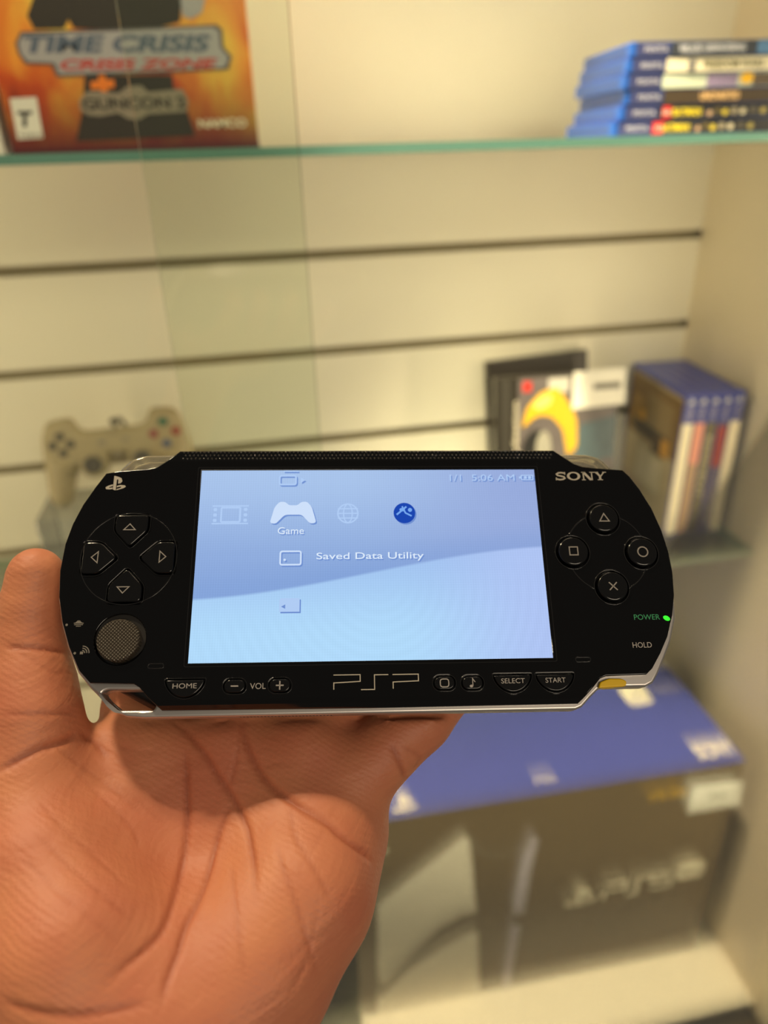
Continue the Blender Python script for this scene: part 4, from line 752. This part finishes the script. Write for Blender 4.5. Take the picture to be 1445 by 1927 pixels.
for x in (-55.8, 55.6): shape('screw_slot', [rrect(x-2.1, x+2.1, -28.4, -27.0, 0.65), rrect(x-1.9, x+1.9, -28.2, -27.2, 0.5)], -0.05, 0.08, M_line, P, bevel=0.04)
# speaker dots along the top edge
bm = bmesh.new()
for r, (yy, zz) in enumerate(((30.7, -0.20), (31.8, -0.46), (32.9, -0.72))):
    for i in range(92):
        x = -53.2 + 1.163*i + (0.58 if r % 2 else 0)
        if abs(x) > 54.4-(r-1)*0.6: continue
        vv = bmesh.ops.create_icosphere(bm, subdivisions=1, radius=0.40, matrix=Matrix.Translation((x, yy, zz)) @ Matrix.Diagonal((1, 1, 0.55, 1)))
bm_obj('speaker_grille', bm, mat('grille_black', (34, 31, 27), 0.16, coat=0.6), P, scale=S)
# yellow tab at the lower right, wireless symbol etc.
shape('yellow_tab', [rpoly([(59.4, -34.9), (60.0, -33.4), (62.5, -32.5), (66.0, -32.6), (67.2, -33.3), (66.8, -34.6)], 0.5)], -6.5, -1.7, mat('tab_yellow', (255, 206, 10), 0.4), P, bevel=0.3)
join_loops('serial_print', [slab(-46+0.9*i, -40.33, 0.45, 0.06) for i in range(40)], -6.4, -4.2, mat('serial_grey', (90, 84, 80), 0.5), P)

# ------------------------------------------------------------------ the hand
def hand_mesh():
    step = 1.6
    allp = np.array([p[:3] for ch in HAND.values() for p in ch]); lo = allp.min(0)-30; hi = allp.max(0)+30
    n = ((hi-lo)/step).astype(int)+1
    g = np.stack(np.meshgrid(*[(lo[i]+step*np.arange(n[i])).astype(np.float32) for i in range(3)], indexing='ij'), -1)
    D = None
    for nm, ch in HAND.items():
        if nm.startswith('cut'): continue
        d = None
        for a, b in zip(ch[:-1], ch[1:]):
            c = round_cone(g, a[:3], b[:3], a[3], b[3]); d = c if d is None else smin(d, c, 2.5)
        if len(ch) == 1: d = round_cone(g, ch[0][:3], ch[0][:3], ch[0][3], ch[0][3])
        k = HK.get(nm, 9.0); D = d if D is None else smin(D, d, k)
    for nm, ch in HAND.items():
        if nm.startswith('cut'):
            d = None
            for a, b in zip(ch[:-1], ch[1:]):
                c = round_cone(g, a[:3], b[:3], a[3], b[3]); d = c if d is None else np.minimum(d, c)
            D = -smin(-D, d, HK.get(nm, 6.0))
    # flesh yields to the console it holds
    inv = np.array(PM.inverted()); near = np.argwhere(D < 3); G = g[near[:, 0], near[:, 1], near[:, 2]]*0.001
    L3 = (G@inv[:3, :3].T + inv[:3, 3])*1000; sel = (np.abs(L3[:, 2]+10.5) < 14) & (np.abs(L3[:, 0]) < 90) & (np.abs(L3[:, 1]) < 46); near = near[sel]; L3 = L3[sel]
    px, py = L3[:, 0], L3[:, 1]; dm = np.full(len(px), 1e9); inside = np.zeros(len(px), bool)
    for (ax_, ay_), (bx_, by_) in zip(BAND, BAND[1:]+BAND[:1]):
        ex, ey = bx_-ax_, by_-ay_; t = np.clip(((px-ax_)*ex+(py-ay_)*ey)/(ex*ex+ey*ey), 0, 1)
        dm = np.minimum(dm, np.hypot(px-ax_-t*ex, py-ay_-t*ey)); cr = (ay_ > py) != (by_ > py)
        inside ^= cr & (px < (bx_-ax_)*(py-ay_)/((by_-ay_) if by_ != ay_ else 1e-9)+ax_)
    d2 = np.where(inside, -dm, dm); dz = np.abs(L3[:, 2]+10.4)-11.0
    dp = np.maximum(d2-0.3, dz); i3 = tuple(near.T); D[i3] = np.maximum(D[i3], -dp)
    V, Fc = surface_nets(D, lo, step)
    me = bpy.data.meshes.new('hand'); me.from_pydata(V.tolist(), [], Fc.tolist()); me.update()
    bm = bmesh.new(); bm.from_mesh(me)
    for _ in range(3): bmesh.ops.smooth_vert(bm, verts=bm.verts, factor=0.5, use_axis_x=True, use_axis_y=True, use_axis_z=True)
    bm.to_mesh(me); bm.free()
    ob = bpy.data.objects.new('tmp', me); C.objects.link(ob); md = ob.modifiers.new('s', 'SUBSURF'); md.levels = 1; md.render_levels = 1
    dg = bpy.context.evaluated_depsgraph_get(); m2 = bpy.data.meshes.new_from_object(ob.evaluated_get(dg)); bpy.data.objects.remove(ob)
    nv = len(m2.vertices); co = np.empty(nv*3); m2.vertices.foreach_get('co', co); co = co.reshape(-1, 3)
    no = np.empty(nv*3); m2.vertices.foreach_get('normal', no); no = no.reshape(-1, 3)
    dep = np.zeros(nv); att = np.zeros(nv)
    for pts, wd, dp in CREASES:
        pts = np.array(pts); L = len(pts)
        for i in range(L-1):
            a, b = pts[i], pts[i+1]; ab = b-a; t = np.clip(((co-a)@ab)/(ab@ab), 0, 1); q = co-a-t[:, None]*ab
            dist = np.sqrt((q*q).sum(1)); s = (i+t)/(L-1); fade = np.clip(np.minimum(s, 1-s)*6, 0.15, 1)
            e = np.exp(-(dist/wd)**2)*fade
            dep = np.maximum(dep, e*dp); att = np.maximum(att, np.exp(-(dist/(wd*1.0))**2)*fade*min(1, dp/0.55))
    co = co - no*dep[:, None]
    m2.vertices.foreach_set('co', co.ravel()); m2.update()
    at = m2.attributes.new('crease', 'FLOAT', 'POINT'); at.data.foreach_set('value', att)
    for p in m2.polygons: p.use_smooth = True
    m2.transform(Matrix.Scale(S, 4)); return m2
def skin():
    m = bpy.data.materials.new('skin'); m.use_nodes = True; nt = m.node_tree; b = nt.nodes['Principled BSDF']; N = nt.nodes.new; Lk = nt.links.new
    tc = N('ShaderNodeTexCoord'); n = N('ShaderNodeTexNoise'); n.inputs['Scale'].default_value = 45; n.inputs['Detail'].default_value = 5
    Lk(tc.outputs['Object'], n.inputs['Vector'])
    r = N('ShaderNodeValToRGB'); e = r.color_ramp.elements; e[0].position = 0.3; e[0].color = lin((196, 116, 84)); e[1].position = 0.72; e[1].color = lin((212, 138, 96))
    x = e.new(0.5); x.color = lin((202, 126, 90)); Lk(n.outputs['Fac'], r.inputs[0])
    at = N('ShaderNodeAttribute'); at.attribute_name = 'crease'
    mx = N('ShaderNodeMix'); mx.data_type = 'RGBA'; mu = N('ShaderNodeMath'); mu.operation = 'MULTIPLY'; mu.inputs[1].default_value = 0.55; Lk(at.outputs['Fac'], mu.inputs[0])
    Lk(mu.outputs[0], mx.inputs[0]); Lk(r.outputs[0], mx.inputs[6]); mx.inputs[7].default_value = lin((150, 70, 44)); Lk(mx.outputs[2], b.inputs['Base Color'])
    b.inputs['Roughness'].default_value = 0.56; b.inputs['Subsurface Weight'].default_value = 0.12; b.inputs['Subsurface Radius'].default_value = (0.004, 0.0015, 0.0008); b.inputs['Subsurface Scale'].default_value = 1.0
    # skin ridges: fine curved lines plus pores
    w1 = N('ShaderNodeTexWave'); w1.inputs['Scale'].default_value = 260; w1.inputs['Distortion'].default_value = 9; w1.inputs['Detail'].default_value = 2; w1.inputs['Detail Scale'].default_value = 0.25; w1.bands_direction = 'DIAGONAL'
    n2 = N('ShaderNodeTexNoise'); n2.inputs['Scale'].default_value = 900; n2.inputs['Detail'].default_value = 3
    mp = N('ShaderNodeMapping'); mp.inputs['Rotation'].default_value = (0.0, math.radians(35), 0); mp.inputs['Scale'].default_value = (60, 60, 560)
    n3 = N('ShaderNodeTexNoise'); n3.inputs['Scale'].default_value = 1.0; n3.inputs['Detail'].default_value = 2
    for k in (w1, n2): Lk(tc.outputs['Object'], k.inputs['Vector'])
    Lk(tc.outputs['Object'], mp.inputs[0]); Lk(mp.outputs[0], n3.inputs['Vector'])
    a1 = N('ShaderNodeMath'); a1.operation = 'MULTIPLY_ADD'; Lk(w1.outputs['Fac'], a1.inputs[0]); a1.inputs[1].default_value = 0.22; Lk(n2.outputs['Fac'], a1.inputs[2])
    a2 = N('ShaderNodeMath'); a2.operation = 'MULTIPLY_ADD'; Lk(n3.outputs['Fac'], a2.inputs[0]); a2.inputs[1].default_value = 2.2; Lk(a1.outputs[0], a2.inputs[2])
    bp = N('ShaderNodeBump'); bp.inputs['Strength'].default_value = 0.55; bp.inputs['Distance'].default_value = 0.00022; Lk(a2.outputs[0], bp.inputs['Height']); Lk(bp.outputs[0], b.inputs['Normal'])
    return m
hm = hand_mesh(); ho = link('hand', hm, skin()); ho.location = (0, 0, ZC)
tag(ho, 'bare left hand, palm up, thumb beside and fingers behind the black handheld console', 'hand')
